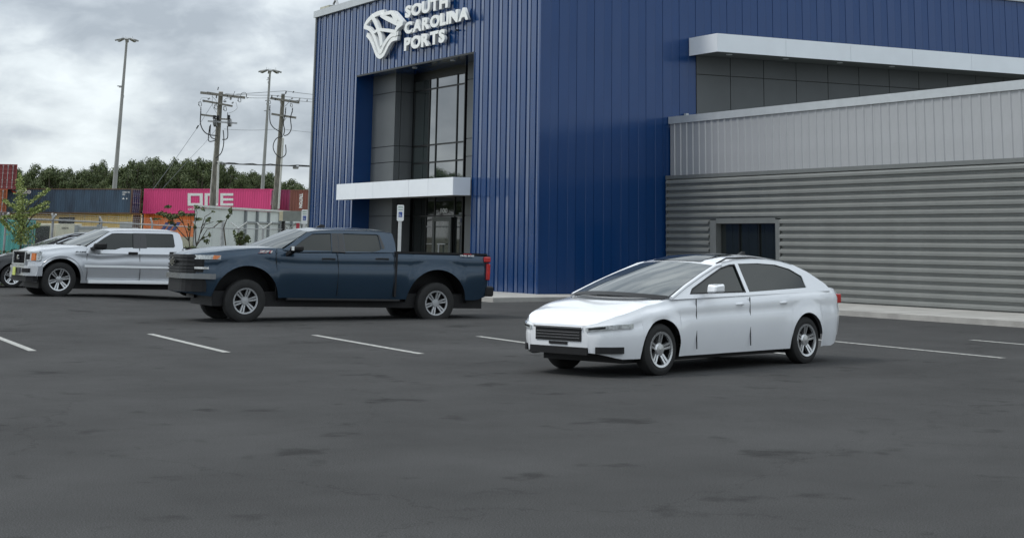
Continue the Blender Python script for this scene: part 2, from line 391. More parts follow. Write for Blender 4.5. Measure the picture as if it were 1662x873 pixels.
# door leaf inside the third bay
dx0, dx1 = cl_[2]+.05, cl_[3]-.05
dm = MB(); ztd = zl[1]-.04
DOORM = mat('door_frame_grey', (.07, .078, .075), .4, .4, var=.05)
yd0, yd1 = YG-.13-OB.y, YG-.065-OB.y
dm.box((dx0-OB.x, yd0, .03), (dx0+.16-OB.x, yd1, ztd)); dm.box((dx1-.16-OB.x, yd0, .03), (dx1-OB.x, yd1, ztd))
dm.box((dx0+.16-OB.x, yd0, ztd-.14), (dx1-.16-OB.x, yd1, ztd)); dm.box((dx0+.16-OB.x, yd0, .03), (dx1-.16-OB.x, yd1, .28))
door = dm.build('entrance_door', DOORM, office)
box('pane', (dx0+.17-OB.x, yd0+.03, .28), (dx1-.17-OB.x, yd0+.045, ztd-.14), mat('door_glass', (.045, .055, .05), .03, 0, ior=1.6, var=.25, vscale=1.5), door)
hm = MB(); hz = onY(723, 400, YG).z
hm.tube([(dx0+.85*(dx1-dx0)*.55-OB.x, yd0-.06, hz-.45), (dx0+.85*(dx1-dx0)*.55-OB.x, yd0-.06, hz+.1)], .03, 8)
hm.bar((dx0+.2-OB.x+.35, yd0-.05, hz+.08), (dx1-.3-OB.x, yd0-.05, hz+.08), .035)
hm.build('handle', GALV, door)
lettering('door_number', '100', (onY(716.5, 346, YG).x-OB.x, YG-.03-OB.y, onY(716.5, 346, YG).z), (1, 0, 0), (0, 0, 1), (0, -1, 0), onY(727.3, 346, YG).x-onY(716.5, 346, YG).x, onY(720, 338.5, YG).z-onY(720, 346.2, YG).z, SIGNW, office, .003, .015)
for z_ in (.95, 1.55):
    ob('interior_rail', (cl_[1]+.05, YG-.025, onY(720, 367.6, YG).z-.015 if z_ < 1 else onY(720, 396.5, YG).z), (cl_[2]-.05, YG-.015, onY(720, 367.6, YG).z+.015 if z_ < 1 else onY(720, 396.5, YG).z+.02), GALV)
# white canopy over the entrance
R0 = onY(765, 288.1, YA-.03); YF = onX(735.7, 287.5, XOR).y; zc1 = onX(735.7, 287.5, XOR).z; zc0 = onX(735.7, 316.6, XOR).z
XCL = onY(546, 310, YF).x
jx = [XCL]+[onY(x, y, YF).x for x, y in ((578, 297), (605.6, 295.5), (663.5, 292), (695, 290))]+[XOR+.0]
canopy = MB(); canopy.box(Vector((XCL+.03, YF+.03, zc0+.05))-OB, Vector((XOR-.03, YA-.06, zc1-.05))-OB); canopy.box(Vector((XOL+.02, YA-.06, zc0+.05))-OB, Vector((XOR-.03, YG-.16, zc1-.05))-OB)
cano = canopy.build('entrance_canopy', SOFF, office)
for a, b in zip(jx[:-1], jx[1:]): ob('fascia_panel', (a+.008, YF, zc0), (b-.008, YF+.03, zc1), WHITEM, parent=None)
ob('fascia_panel', (XOR-.03, YF+.032, zc0), (XOR+.0, YA-.06, zc1), WHITEM)
ob('fascia_panel', (XCL, YF+.032, zc0), (XCL+.03, YA-.06, zc1), WHITEM)
ob('canopy_top', (XCL+.03, YF+.031, zc1-.04), (XOR-.031, YA-.06, zc1-.012), LGREYC)
# upper canopy on the side wall
YU0 = onX(1117.7, 75, XC).y; q = onY(1163.9, 54.4, YU0); XU = q.x; zu1 = q.z; zu0 = onY(1163.9, 84, YU0).z
print('upper canopy', YU0, XU, zu0, zu1, 'ZU', ZU)
ob('upper_canopy', (XC+.03, YU0+.03, zu0+.04), (XU-.03, YEND-8, zu1-.04), SOFF)
ob('fascia_panel', (XC+.03, YU0, zu0), (XU, YU0+.03, zu1), WHITEM)
for k in range(6): ob('fascia_panel', (XU-.03, YU0+.032+k*2.6, zu0), (XU, YU0+.032+k*2.6+2.59, zu1), WHITEM)
p = onX(1187, 91, XC+.6)
for k in range(4):
    mb = MB(); mb.tube([((XC+XU)/2-OB.x, YU0+1.0+k*2.2-OB.y, zu0+.02), ((XC+XU)/2-OB.x, YU0+1.0+k*2.2-OB.y, zu0+.045)], .1, 12); mb.build('recessed_light', SIGNW, office)
yj = [YB+.02, onX(1185.8, 110, XC).y]; M2 = yj[1]-yj[0]
while yj[-1] < YEND-1: yj.append(yj[-1]+M2)
zjs = [3.0, onX(1129.5, 120.6, XC).z, ZU+.25]
ob('grey_backing', (XC-.2, YB+.02, 2.9), (XC-.062, YEND, ZU+.24), DKFRAME)
for a, b in zip(yj[:-1], yj[1:]):
    for c, d in zip(zjs[:-1], zjs[1:]): ob('grey_panel', (XC-.06, a+.012, c+.012), (XC-.02, b-.012, d-.012), GREYP)
# rooftop unit
p = onY(538, 17, YA+1.2)
ob('rooftop_unit', (onY(527, 15, YA+1.2).x, YA+1.0, ZT+.3), (onY(541, 15, YA+1.2).x, YA+1.6, onY(535, 11, YA+1.2).z), mat('roof_unit_beige', (.5, .5, .42), .6))
mb = MB(); a0 = onY(543, 14, YA+1.2)-OB
mb.tube([(a0.x-.1, a0.y, ZT+.3), (a0.x-.1, a0.y, a0.z+.2), (a0.x+.15, a0.y, a0.z+.35), (a0.x+.35, a0.y, a0.z+.1), (a0.x+.35, a0.y, ZT+.3)], .05, 8)
mb.build('rooftop_pipe', GALV, office)
#SECTION wall sign
YS = YA-.20
def sA(px, py, y=YS): return onY(px, py, y)
sign = empty('wall_sign', sA(660, 60)+Vector((0, .3, 0)), 'raised white letters reading SOUTH CAROLINA PORTS with tree emblem on the blue wall', 'sign')
SO = Vector(sign.location)
def zrow(px, ytop, ybot): return sA(px, ybot).z, sA(px, ytop).z
def word(txt, x0, x1, px, yt, yb, bold=.05):
    z0, z1 = zrow(px, yt, yb); xa = sA(x0, (yt+yb)/2).x; xb = sA(x1, (yt+yb)/2-8).x; H = z1-z0
    ms = [text_mesh(c, .05, bold, 4) for c in txt]
    ws = [bounds(m)[1]-bounds(m)[0] for m in ms]; gap = .045; tot = sum(ws)+gap*(len(txt)-1); k = (xb-xa)/tot; x = xa
    for m, w_, c in zip(ms, ws, txt):
        place_mesh(m, (x-SO.x, YS+.05-SO.y, z0-SO.z), (1, 0, 0), (0, 0, 1), (0, -1, 0), w_*k, H); x += (w_+gap)*k
        o = link('letter', m, SIGNW, sign)
word('SOUTH', 657.3, 726.5, 658, 10.6, 30.2)
word('CAROLINA', 656.3, 759.5, 657, 37.2, 56.5)
word('PORTS', 655.8, 721.5, 656, 62.5, 83.3)
def lp(x, y): q = sA(580+x/7.935, y/7.935); return (q.x, q.z)
def ribbon(pts, w):
    P = [Vector(lp(*p)) for p in pts]; L = []; Rr = []; w = [q_*.62 for q_ in w] if isinstance(w, (list, tuple)) else w*.7
    ww = w if isinstance(w, (list, tuple)) else [w]*len(P)
    for i, p in enumerate(P):
        d = (P[min(i+1, len(P)-1)]-P[max(i-1, 0)]).normalized(); n = Vector((-d.y, d.x)); L.append(p+n*ww[i]/2); Rr.append(p-n*ww[i]/2)
    return L+Rr[::-1]
def smoothp(pts, k=4):
    P = [Vector(p) for p in pts]; out_ = []
    for i in range(len(P)-1):
        a, b, c, d = P[max(i-1, 0)], P[i], P[i+1], P[min(i+2, len(P)-1)]
        for j in range(k):
            t = j/k; out_.append(.5*((2*b)+(c-a)*t+(2*a-5*b+4*c-d)*t*t+(3*b-a-3*c+d)*t**3))
    out_.append(P[-1]); return [(p.x, p.y) for p in out_]
strokes = [
    ([(345, 158), (262, 178), (185, 222), (120, 290), (92, 352)], .24),
    ([(85, 350), (150, 375), (200, 440), (240, 540), (290, 675), (335, 590), (385, 510), (440, 455), (525, 430)], .21),
    ([(122, 450), (175, 520), (215, 620), (248, 705), (290, 735), (335, 705), (370, 640), (405, 570), (450, 515), (515, 495)], .21),
    ([(182, 205), (235, 300), (270, 395), (300, 490), (312, 590)], [.25, .3, .3, .38, .36]),
    ([(215, 430), (270, 390), (380, 395), (490, 415)], [.13, .18, .19, .2]),
    ([(300, 195), (340, 220), (430, 265), (560, 325)], [.2, .25, .27, .3]),
    ([(335, 195), (400, 170), (455, 165), (500, 200), (590, 310)], .19),
    ([(440, 165), (470, 215), (520, 275)], [.12, .2, .3]),
    ([(590, 300), (530, 350), (500, 400), (500, 470)], .22)]
for i, (pts, w_) in enumerate(strokes):
    sp = smoothp(pts) 
    ww = w_ if not isinstance(w_, list) else [w_[min(len(w_)-1, int(j/(len(sp)-1)*(len(w_)-1)))]*(1-((j/(len(sp)-1)*(len(w_)-1)) % 1)) + w_[min(len(w_)-1, int(j/(len(sp)-1)*(len(w_)-1))+1)]*((j/(len(sp)-1)*(len(w_)-1)) % 1) for j in range(len(sp))]
    me = curve_mesh([ribbon(sp, ww)], .055+.0035*i)
    for v in me.vertices: v.co = Vector((v.co.x-SO.x, YS+.055-SO.y-v.co.z, v.co.y-SO.z))
    link('emblem_stroke', me, SIGNW, sign)
mb = MB()
for px in (680, 735): 
    for py in (23, 49): q = sA(px, py); mb.bar((q.x-SO.x, YS+.1-SO.y, q.z-SO.z), (q.x-SO.x, YA+.0-SO.y, q.z-SO.z), .05)
mb.build('mounting_pins', DKFRAME, sign)
#SECTION grey wing
wing = empty('office_wing', (XC, YW, 0), 'low grey wing with corrugated lower wall beside the blue building', 'building')
WB = Vector(wing.location)
XW2 = -18.0
zc_b = onY(1086.9, 202, YW).z; zc_t = onY(1087, 190.5, YW).z; zs_b = onY(1087, 287.2, YW).z
YW2 = YW-.14; zt2 = onY(1081, 286.8, YW2).z; zt1 = onY(1081, 291.5, YW2).z; XW1 = XC+.06
pr = [(0, 0), (.17, 0), (.185, .02), (.25, .022), (.27, 0), (.3333, 0)]
mb = MB(); mb.grid([[(x, -y, z) for x, y in pr] for z in (zs_b, zc_b+.02)]); pme = mb.me('siding_panel', fix=False)
n = int((XW2-XC)/.3333)
for i in range(n):
    o = link('siding_panel', pme, LGREY, wing); o.location = (.05+i*.3333, 0, 0); o.rotation_euler = (0, 0, random.uniform(-.006, .006))
def wb(name, a, b, m, parent=None, bevel=0): return box(name, Vector(a)-WB, Vector(b)-WB, m, parent or wing, bevel)
wb('coping', (XC+.03, YW-.06, zc_b), (XW2, YW+.5, zc_t), LGREYC)
wb('wall_flashing', (XC+.03, YW+.52, zc_t-.5), (XC+.16, onX(1113, 187, XC).y, onX(1087, 186.3, XC).z+.05), LGREYC)
wb('trim', (XW1, YW2-.05, zt1), (XW2, YW-.03, zt2+.02), DGREYT)
wb('corner_trim', (XW1, YW2-.04, ZB), (XW1+.07, YW-.01, zt1-.005), DGREYT)
wb('core_wall', (XC+.05, YW+.03, ZB), (XW2, 50, zc_b-.1), DGREYT)
# corrugations, one strip each, stopping at the opening
xo = onY(1154, 358, YW2).x; xo2 = onY(1164.5, 375, YW2).x; zo = onY(1160, 357.3, YW2).z
prz = [(0, 0), (.06, .0), (.066, .09), (.13, .095), (.2, 0)]
def strip(w):
    mb = MB(); mb.grid([[(0, -y, z-.2) for z, y in prz], [(w, -y, z-.2) for z, y in prz]]); return mb.me('corrugated_strip', fix=False)
XO3 = xo+3.4
sf = strip(XW2-XW1-.07); ss = strip(xo-XW1-.07); sr_ = strip(XW2-XO3)
zz_ = zt1-.005; 
while zz_ > 0:
    if zz_-.1 > zo:
        o = link('corrugated_strip', sf, DGREY, wing); o.location = (XW1+.07-WB.x, YW2-WB.y, zz_)
    else:
        o = link('corrugated_strip', ss, DGREY, wing); o.location = (XW1+.07-WB.x, YW2-WB.y, zz_)
        o = link('corrugated_strip', sr_, DGREY, wing); o.location = (XO3-WB.x, YW2-WB.y, zz_)
    zz_ -= .2
wf = MB(); 
wf.box(Vector((xo, YW2-.06, ZB))-WB, Vector((xo2, YW+.02, zo-.0))-WB); wf.box(Vector((xo2, YW2-.055, zo-.1))-WB, Vector((XO3-.2, YW+.02, zo+.05))-WB); wf.box(Vector((XO3-.2, YW2-.06, ZB))-WB, Vector((XO3, YW+.02, zo))-WB)
wfr = wf.build('dark_window', DGREYT, wing)
for k in range(3):
    a = xo2+.02+k*(XO3-.2-xo2)/3; b = a+(XO3-.2-xo2)/3-.04
    wb('pane', (a, YW-.02, .1), (b, YW+.01, zo-.11), GLASSD, wfr)
    wb('mullion', (b, YW-.06, .1), (b+.04, YW+.01, zo-.11), DKFRAME, wfr)
# pavement along the building
pav = MB(); pav.box((XL-1, YA-2.6, -.1), (XC+2.2, YA+1.4, .12)); pav.box((XC+.3, YA+1.4, -.1), (XW2, YW-.2, .12))
setp(pav.build('pavement', CONC), kind='structure')
#SECTION vehicles
class Veh:
    """vehicle in local axes: x rearward from the near front corner, y towards its left side, z up"""
    def __init__(s, name, label, cat, anchor_px, depth, th, pitch, gz, half, group=None, py=387.5):
        th = math.radians(th); pt = math.radians(pitch); s.h = half
        H = -RH*math.cos(th)-FH*math.sin(th); left = UZ.cross(H)
        a = at(anchor_px, py, depth); a.z = gz
        B = -H*math.cos(pt)-UZ*math.sin(pt); U = UZ*math.cos(pt)-H*math.sin(pt)
        org = a-left*half
        s.M = Matrix(((B.x, left.x, U.x, org.x), (B.y, left.y, U.y, org.y), (B.z, left.z, U.z, org.z), (0, 0, 0, 1)))
        # B x left must give U for a right handed frame; flip y if it does not
        s.sg = 1
        if B.cross(left).dot(U) < 0:
            s.sg = -1; s.M = Matrix(((B.x, -left.x, U.x, org.x), (B.y, -left.y, U.y, org.y), (B.z, -left.z, U.z, org.z), (0, 0, 0, 1)))
        s.root = empty(name, (0, 0, 0), label, cat, group); s.root.matrix_world = s.M
        s.Mi = s.M.inverted(); s.o = s.Mi @ O
    def lr(s, px, py): return (s.Mi.to_3x3() @ ray(px, py))
    def side(s, px, py, y=None):      # pixel -> local (x, z) on the near side plane at |y|
        y = s.h if y is None else y
        d = s.lr(px, py); t = (y*s.sg-s.o.y)/d.y; q = s.o+d*t; return (q.x, q.z)
    def tilt(s, px, py, yb, zb, k):   # plane |y| = yb-(z-zb)*k
        d = s.lr(px, py); # sg*y + k z = yb + k zb
        t = (yb+k*zb-s.sg*s.o.y-k*s.o.z)/(s.sg*d.y+k*d.z); q = s.o+d*t; return (q.x, q.z)
    def front(s, px, py, x):
        d = s.lr(px, py); t = (x-s.o.x)/d.x; q = s.o+d*t; return (q.y*s.sg, q.z)
    def L(s, x, y, z): return (x, y*s.sg, z)
def lerp(a, b, t): return a+(b-a)*t
def pw(tab, x):
    if x <= tab[0][0]: return tab[0][1]
    for (a, u), (b, v) in zip(tab[:-1], tab[1:]):
        if x <= b:
            t = (x-a)/(b-a); t = t*t*(3-2*t)*.5+t*.5; return u+(v-u)*t
    return tab[-1][1]
def body(V, S, m, name='body'):
    """lofted lower body with wheel arch openings"""
    xs = set()
    x0, x1 = S['x0'], S['x1']
    n = 60
    for i in range(n+1): xs.add(round(lerp(x0, x1, i/n), 4))
    for k in range(7): xs.add(round(x0+(k/7)**2*.35, 4)); xs.add(round(x1-(k/7)**2*.2, 4))
    arches = S['arches']
    for ax, az, ar in arches:
        for k in range(25):
            xs.add(round(ax-ar*math.cos(math.pi*k/24), 4))
        xs.add(round(ax-ar-.004, 4)); xs.add(round(ax+ar+.004, 4))
    for x in S.get('extra', []): xs.add(x)
    xs = sorted(x for x in xs if x0 <= x <= x1)
    rows = []
    fr = [(0, .955), (.2, .985), (.42, 1.0), (.60, .998), (.66, .985), (.70, .98), (.77, .988), (.84, .99), (.88, .985), (.94, .972), (1, .95)]
    for x in xs:
        sill = pw(S['sill'], x); sh = pw(S['sh'], x); top = pw(S['top'], x); hw = pw(S['hw'], x)
        lo = sill; fl = 0
        for ax, az, ar in arches:
            if abs(x-ax) < ar: lo = max(lo, az+math.sqrt(max(0, ar*ar-(x-ax)**2)))
            rr = abs(x-ax)
            if rr < ar+.2: fl = max(fl, 1)
        half = []
        for t, k in fr:
            z = lerp(lo, sh, t)
            tt = (z-sill)/(sh-sill)
            kk = pw([(0, .93), (.3, .985), (.5, 1.0), (.62, .998), (.70, .982), (.84, .990), (.88, .984), (1, .935)], tt)
            y = hw*kk
            for ax, az, ar in arches:           # flare round the arch
                d = math.hypot(x-ax, z-az)-ar
                if d < .2: y += .022*(1-sstep(.02, .2, d))
            half.append((x, y, z))
        half.append((x, hw*.925, lerp(sh, top, .30)+.004)); half.append((x, hw*.87, lerp(sh, top, .55))); half.append((x, hw*.6, lerp(sh, top, .86))); half.append((x, hw*.3, lerp(sh, top, .97))); half.append((x, 0, top))
        full = [V.L(*p) for p in half]+[V.L(p[0], -p[1], p[2]) for p in half[:-1][::-1]]
        rows.append(full)
    mb = MB(); mb.grid(rows)
    k = len(rows[0]); N = len(rows)
    mb.f.append(tuple(range(k))); mb.f.append(tuple((N-1)*k+i for i in range(k))[::-1])
    return mb.build(name, m, V.root, smooth=True)
def wheel(V, x, z, r, rimr, side, spokes=6, rimm=None, label=None, w=.26):
    """wheel part > tyre and rim"""
    y = (V.h-.03)*side
    hub = MB(); y0 = y-side*w
    g = bpy.data.objects.new('wheel', None); C.objects.link(g); g.parent = V.root; g.location = V.L(x, 0, z)
    def ring(rad, yy, n=36): return [V.L(rad*math.cos(2*math.pi*k/n), yy, rad*math.sin(2*math.pi*k/n)) for k in range(n)]
    t = MB(); t.grid([ring(rimr, y), ring(rimr+.03, y+.012*side), ring(r-.05, y+.01*side), ring(r-.012, y-.01*side), ring(r, y-.04*side), ring(r, y0+.04*side), ring(r-.03, y0), ring(rimr, y0)], close=True)
    t.build('tyre', RUBBER, g, smooth=True)
    b = MB(); b.grid([ring(rimr+.005, y+.008*side), ring(rimr-.02, y-.005*side), ring(rimr-.035, y-.11*side), ring(.03, y-.12*side)], close=True)
    b.build('rim_barrel', BLACK, g, smooth=True)
    rm = MB(); rm.grid([ring(rimr+.006, y+.004*side), ring(rimr+.002, y+.014*side), ring(rimr-.025, y+.008*side), ring(rimr-.03, y-.02*side)], close=True)
    for k in range(spokes):
        a = 2*math.pi*k/spokes+.26
        for da in (-.13, .13):
            def pt(rad, ang, yy): return V.L(rad*math.cos(ang), yy, rad*math.sin(ang))
            ys = y-.0*side
            rm.add([pt(.06, a+da*2.2-.25, ys-.03*side), pt(.06, a+da*2.2+.25, ys-.03*side), pt(rimr-.02, a+da+.075, ys), pt(rimr-.02, a+da-.075, ys),
                    pt(.06, a+da*2.2-.25, ys-.08*side), pt(.06, a+da*2.2+.25, ys-.08*side), pt(rimr-.02, a+da+.075, ys-.05*side), pt(rimr-.02, a+da-.075, ys-.05*side)],
                   [(0, 1, 2, 3), (7, 6, 5, 4), (0, 4, 5, 1), (1, 5, 6, 2), (2, 6, 7, 3), (3, 7, 4, 0)])
    rm.grid([ring(.085, y-.03*side), ring(.07, y-.01*side), ring(.001, y-.005*side)], close=True)
    rm.build('rim', rimm or GALV, g, smooth=False)
    return g
def well(V, ax, az, ar, side):
    mb = MB(); y0 = (V.h-.05)*side; y1 = (V.h-.62)*side; n = 18
    ra = [V.L(ax-ar*1.02*math.cos(math.pi*k/n), y0, az+ar*1.02*math.sin(math.pi*k/n)) for k in range(n+1)]
    rb = [V.L(ax-ar*1.02*math.cos(math.pi*k/n), y1, az+ar*1.02*math.sin(math.pi*k/n)) for k in range(n+1)]
    mb.grid([ra, rb]); mb.add([V.L(ax, y1, az)]+rb, [(0, i+1, i+2) for i in range(n)])
    return mb.build('wheel_well', BLACK, V.root)
def slabside(V, name, pts, m, y0=None, th=.012, parent=None, smooth=False, bevel=0, mirror=False):
    """plate on the side plane from (x, z) points"""
    y0 = V.h if y0 is None else y0; o = None
    mb = MB(); mb.slab([V.L(x, y0, z) for x, z in pts], Vector(V.L(0, th, 0)))
    o = mb.build(name, m, parent or V.root, bevel=bevel)
    if mirror: 
        mb = MB(); mb.slab([V.L(x, -y0, z) for x, z in pts], Vector(V.L(0, -th, 0))); mb.build(name, m, parent or V.root, bevel=bevel)
    return o
def cabside(V, name, outer, holes, yb, zb, k, m, th=.03, sides=(1, -1), off=0, parent=None):
    o = None
    me0 = curve_mesh([outer]+holes, th/2)
    for sd_ in sides:
        me = me0.copy()
        for v in me.vertices:
            x, z, e = v.co; y = (yb-(z-zb)*k+e-th/2+off)*sd_; v.co = V.L(x, y, z)
        q = link(name, me, m, parent or V.root)
        if o is None: o = q
    return o
def inset(pts, d):
    n = len(pts); out_ = []
    A = sum(pts[i][0]*pts[(i+1) % n][1]-pts[(i+1) % n][0]*pts[i][1] for i in range(n))
    sg = 1 if A > 0 else -1
    for i in range(n):
        a, b, c = Vector(pts[i-1]), Vector(pts[i]), Vector(pts[(i+1) % n])
        e1 = (b-a).normalized(); e2 = (c-b).normalized(); n1_ = Vector((-e1.y, e1.x))*sg; n2_ = Vector((-e2.y, e2.x))*sg
        m_ = (n1_+n2_); m_ = m_/max(.35, m_.length_squared/2) if m_.length else n1_
        out_.append((b.x+m_.x*d, b.y+m_.y*d))
    return out_
def cross_surf(V, name, m, edge0, edge1, bow0, bow1, crown0, crown1, n=12, rows_=6, bulge=.0, parent=None, sag=0):
    """surface between two transverse edges given as near side points (x,|y|,z); bow pushes the middle forward (-x), crown up"""
    rows = []
    for j in range(rows_+1):
        t = j/rows_; row = []
        for i in range(n+1):
            u = -1+2*i/n; b0 = (1-u*u)
            p0 = Vector((edge0[0]-bow0*b0, edge0[1]*u, edge0[2]+crown0*b0)); p1 = Vector((edge1[0]-bow1*b0, edge1[1]*u, edge1[2]+crown1*b0))
            p = p0.lerp(p1, t); p.z += bulge*4*t*(1-t)
            row.append(V.L(*p))
        rows.append(row)
    mb = MB(); mb.grid(rows); return mb.build(name, m, parent or V.root, smooth=True)
def roof(V, pts, yb, zb, k, crown, m, over=.012, name='roof', bow0=.1, bow1=.0):
    """pts: (x,z) polyline of the roof edge, near side"""
    rows = []
    N = len(pts)
    for i, (x, z) in enumerate(pts):
        y = yb-(z-zb)*k+over; row = []; tt = i/(N-1); bw = lerp(bow0, bow1, tt)
        for u in (-1, -.985, -.95, -.88, -.7, -.45, -.2, 0, .2, .45, .7, .88, .95, .985, 1):
            f = 1-abs(u)**2.2
            row.append(V.L(x-bw*(1-u*u), y*u, z-.0+crown*f*min(1, 3*min(tt+.12, 1-tt+.15))))
        rows.append(row)
    mb = MB(); mb.grid(rows)
    return mb.build(name, m, V.root, smooth=True)
def nose_pt(V, S, y, z, proud=0):
    lo, hi = S['x0'], S.get('nx', .15); a = abs(y); a = min(a, pw(S['hw'], hi)-.001); y = math.copysign(a, y) if y else 0
    if a > pw(S['hw'], lo):
        for _ in range(22):
            mid = (lo+hi)/2
            if pw(S['hw'], mid) < a: lo = mid
            else: hi = mid
        x = hi
    else: x = S['x0']
    sh = min(1, max(0, (a-S['hw'][0][1]+.05)/(S['hw'][-2][1]-S['hw'][0][1]+.05)))
    return (x-proud*(1-.75*sh), y+(math.copysign(proud*.9*sh, y) if y else 0), z)
def nose_plate(V, S, name, y0, y1, zlo, zhi, m, proud=.02, th=.03, n=8, parent=None, slope=0, mirror=False):
    """curved plate following the nose; zlo/zhi may be functions of y"""
    f0 = zlo if callable(zlo) else (lambda y: zlo); f1 = zhi if callable(zhi) else (lambda y: zhi); o = None
    for sg in ((1, -1) if mirror else (1,)):
        mb = MB(); A = []
        for i in range(n+1):
            y = lerp(y0, y1, i/n)
            fa = Vector(nose_pt(V, S, y, f0(y), proud)); fb = Vector(nose_pt(V, S, y, f1(y), proud)); 
            fb.x += slope*(f1(y)-f0(y))
            ba = fa+Vector((th, 0, 0)); bb = fb+Vector((th, 0, 0))
            A.append([V.L(p.x, p.y*sg, p.z) for p in (fa, fb, bb, ba)])
        mb.grid(A, close=True); k = len(A)-1
        mb.f.append((3, 2, 1, 0)); mb.f.append((k*4, k*4+1, k*4+2, k*4+3))
        q = mb.build(name, m, parent or V.root)
        if o is None: o = q
    return o
# ---------------------------------------------------------------- dark blue pickup
V = Veh('pickup_truck', 'dark blue crew cab pickup truck parked across the front of the entrance', 'pickup truck', 345, 33.8, 28, 1.2, 0, 1.0, 'pickup trucks in the parking lot')
TW, TB = 1.0, 1.46
S = dict(x0=-.46, x1=6.16, bulge=.36, hwn=.98,
    sill=[(-.46, .58), (-.1, .52), (.3, .5), (5.9, .5), (6.16, .58)],
    sh=[(-.46, 1.30), (-.1, 1.33), (.3, 1.39), (.9, 1.46), (1.3, 1.475), (1.9, 1.44), (3.7, 1.46), (4.0, 1.475), (6.1, 1.475), (6.16, 1.46)],
    top=[(-.46, 1.31), (-.36, 1.37), (0, 1.45), (.5, 1.515), (1.2, 1.535), (1.5, 1.50), (1.9, 1.46), (3.9, 1.46), (3.97, 1.44), (6.1, 1.44), (6.16, 1.43)],
    hw=[(-.46, .50), (-.40, .68), (-.28, .82), (-.12, .92), (.1, .98), (.5, 1.0), (5.7, 1.0), (6.05, .985), (6.16, .95)],
    arches=[(.745, .44, .69), (4.95, .44, .69)])
body(V, S, DBLUE)
for ax in (.745, 4.95):
    for sd_ in (1, -1): wheel(V, ax, .43, .43, .255, sd_, 6, GALV); well(V, ax, .44, .69, sd_)
K = .46
def T(px, py): return V.tilt(px, py, .955, 1.46, K)
# greenhouse
topz = T(530, 373.5)[1]
roofpts = [T(*p) for p in ((499.5, 376.2), (510, 374.6), (525, 373.8), (545, 373.4), (575, 373.9), (600, 374.8), (620, 376), (633, 377.6))]
outer = [T(461, 403.8)]+roofpts+[T(636.5, 380), T(641, 395), T(642.5, 407.8)]
outer = [outer[0]]+outer[1:]
zlow = outer[-1][1]
outer = [(outer[0][0]-.02, zlow-.03)]+outer[:-1]+[(outer[-1][0], zlow-.03)]
win1 = [T(*p) for p in ((474, 409), (475.5, 403), (490, 391), (507, 379.6), (536.8, 378.7), (538.5, 408.8))]
win2 = [T(*p) for p in ((560.8, 410.2), (556.8, 379.0), (611, 380.7), (613.5, 382), (619, 404.5), (616, 406.8), (600, 410.2))]
cs = cabside(V, 'cab_frame', outer, [win1, win2], .955, 1.46, K, DBLUE, .04)
for wv, nm in ((win1, 'side_window'), (win2, 'side_window')):
    cabside(V, nm, inset(wv, -.012), [], .955, 1.46, K, AGLASS, .008, off=-.02)
# black pillar covers and window seals
pil = [T(*p) for p in ((537.8, 378.7), (547.6, 378.8), (550.2, 409.2), (539.4, 408.9))]
pil2 = [T(*p) for p in ((548.2, 378.8), (556.2, 379.0), (560.2, 410.0), (550.8, 409.2))]
PILG = mat('pillar_satin', (.045, .046, .047), .35, .2, var=0)
cabside(V, 'pillar_cover', pil, [], .955, 1.46, K, PILG, .006, off=.006)
cabside(V, 'pillar_cover', pil2, [], .955, 1.46, K, PILG, .006, off=.006)
qw = [T(*p) for p in ((613.5, 381.2), (616, 382), (624.5, 402), (622.8, 404), (620, 404.3))]
cabside(V, 'quarter_trim', qw, [], .955, 1.46, K, PILG, .006, off=.006)
roof(V, roofpts, .955, 1.46, K, .055, DBLUE, bow0=.12, bow1=-.03)
A0 = outer[0]; A1 = roofpts[0]
cross_surf(V, 'windshield', WGLASS, (A0[0]-.02, .90, TB+.03), (A1[0]-.01, .955-(A1[1]-1.46)*K-.01, A1[1]+.005), .42, .12, .045, .045, bulge=.0)
cross_surf(V, 'wiper_cowl', BLACK, (A0[0]-.16, .84, 1.46), (A0[0]+.0, .88, 1.485), .42, .42, .05, .03, rows_=1)
R0_ = roofpts[-1]; R1_ = T(642.5, 407)
cross_surf(V, 'rear_window', AGLASS, (R0_[0]-.01, .955-(R0_[1]-1.46)*K-.02, R0_[1]), (R1_[0]-.01, .94, TB-.02), 0, 0, .045, .0)
# door gaps, handles, badge
for pts in (((449.5, 404, 412), (448.5, 412, 428), (449.5, 428, 443)), ((548.5, 409, 425), (549.5, 425, 443)), ((640.5, 408, 425), (640, 425, 443))):
    mb = MB()
    for (xx, ya, yb_) in pts:
        a = V.side(xx, ya); b = V.side(xx+.3, yb_); mb.bar(V.L(a[0], V.h*.985, a[1]), V.L(b[0], V.h*.995, b[1]), .008, .016, up=V.L(0, 1, 0))
    b0 = V.side(pts[-1][0], 443); mb.bar(V.L(b0[0], V.h*.995, b0[1]), V.L(b0[0], V.h*.97, .56), .008, .016, up=V.L(0, 1, 0))
    mb.build('door_gap', BLACK, V.root)
gx = V.side(642.5, 420)[0]
mb = MB(); mb.box(V.L(gx, .9, .55), V.L(gx+.045, 1.0, 1.49)); mb.build('bed_gap', BLACK, V.root)
for px in (533.8, 620.8):
    c = V.side(px, 420.5); mb = MB(); n = 10
    mb.tube([V.L(c[0]-.14, V.h*.985, c[1]), V.L(c[0]-.11, V.h+.035, c[1]+.004), V.L(c[0], V.h+.045, c[1]+.006), V.L(c[0]+.11, V.h+.035, c[1]+.004), V.L(c[0]+.14, V.h*.985, c[1])], .017, 8)
    mb.build('door_handle', BLACK, V.root, smooth=True)
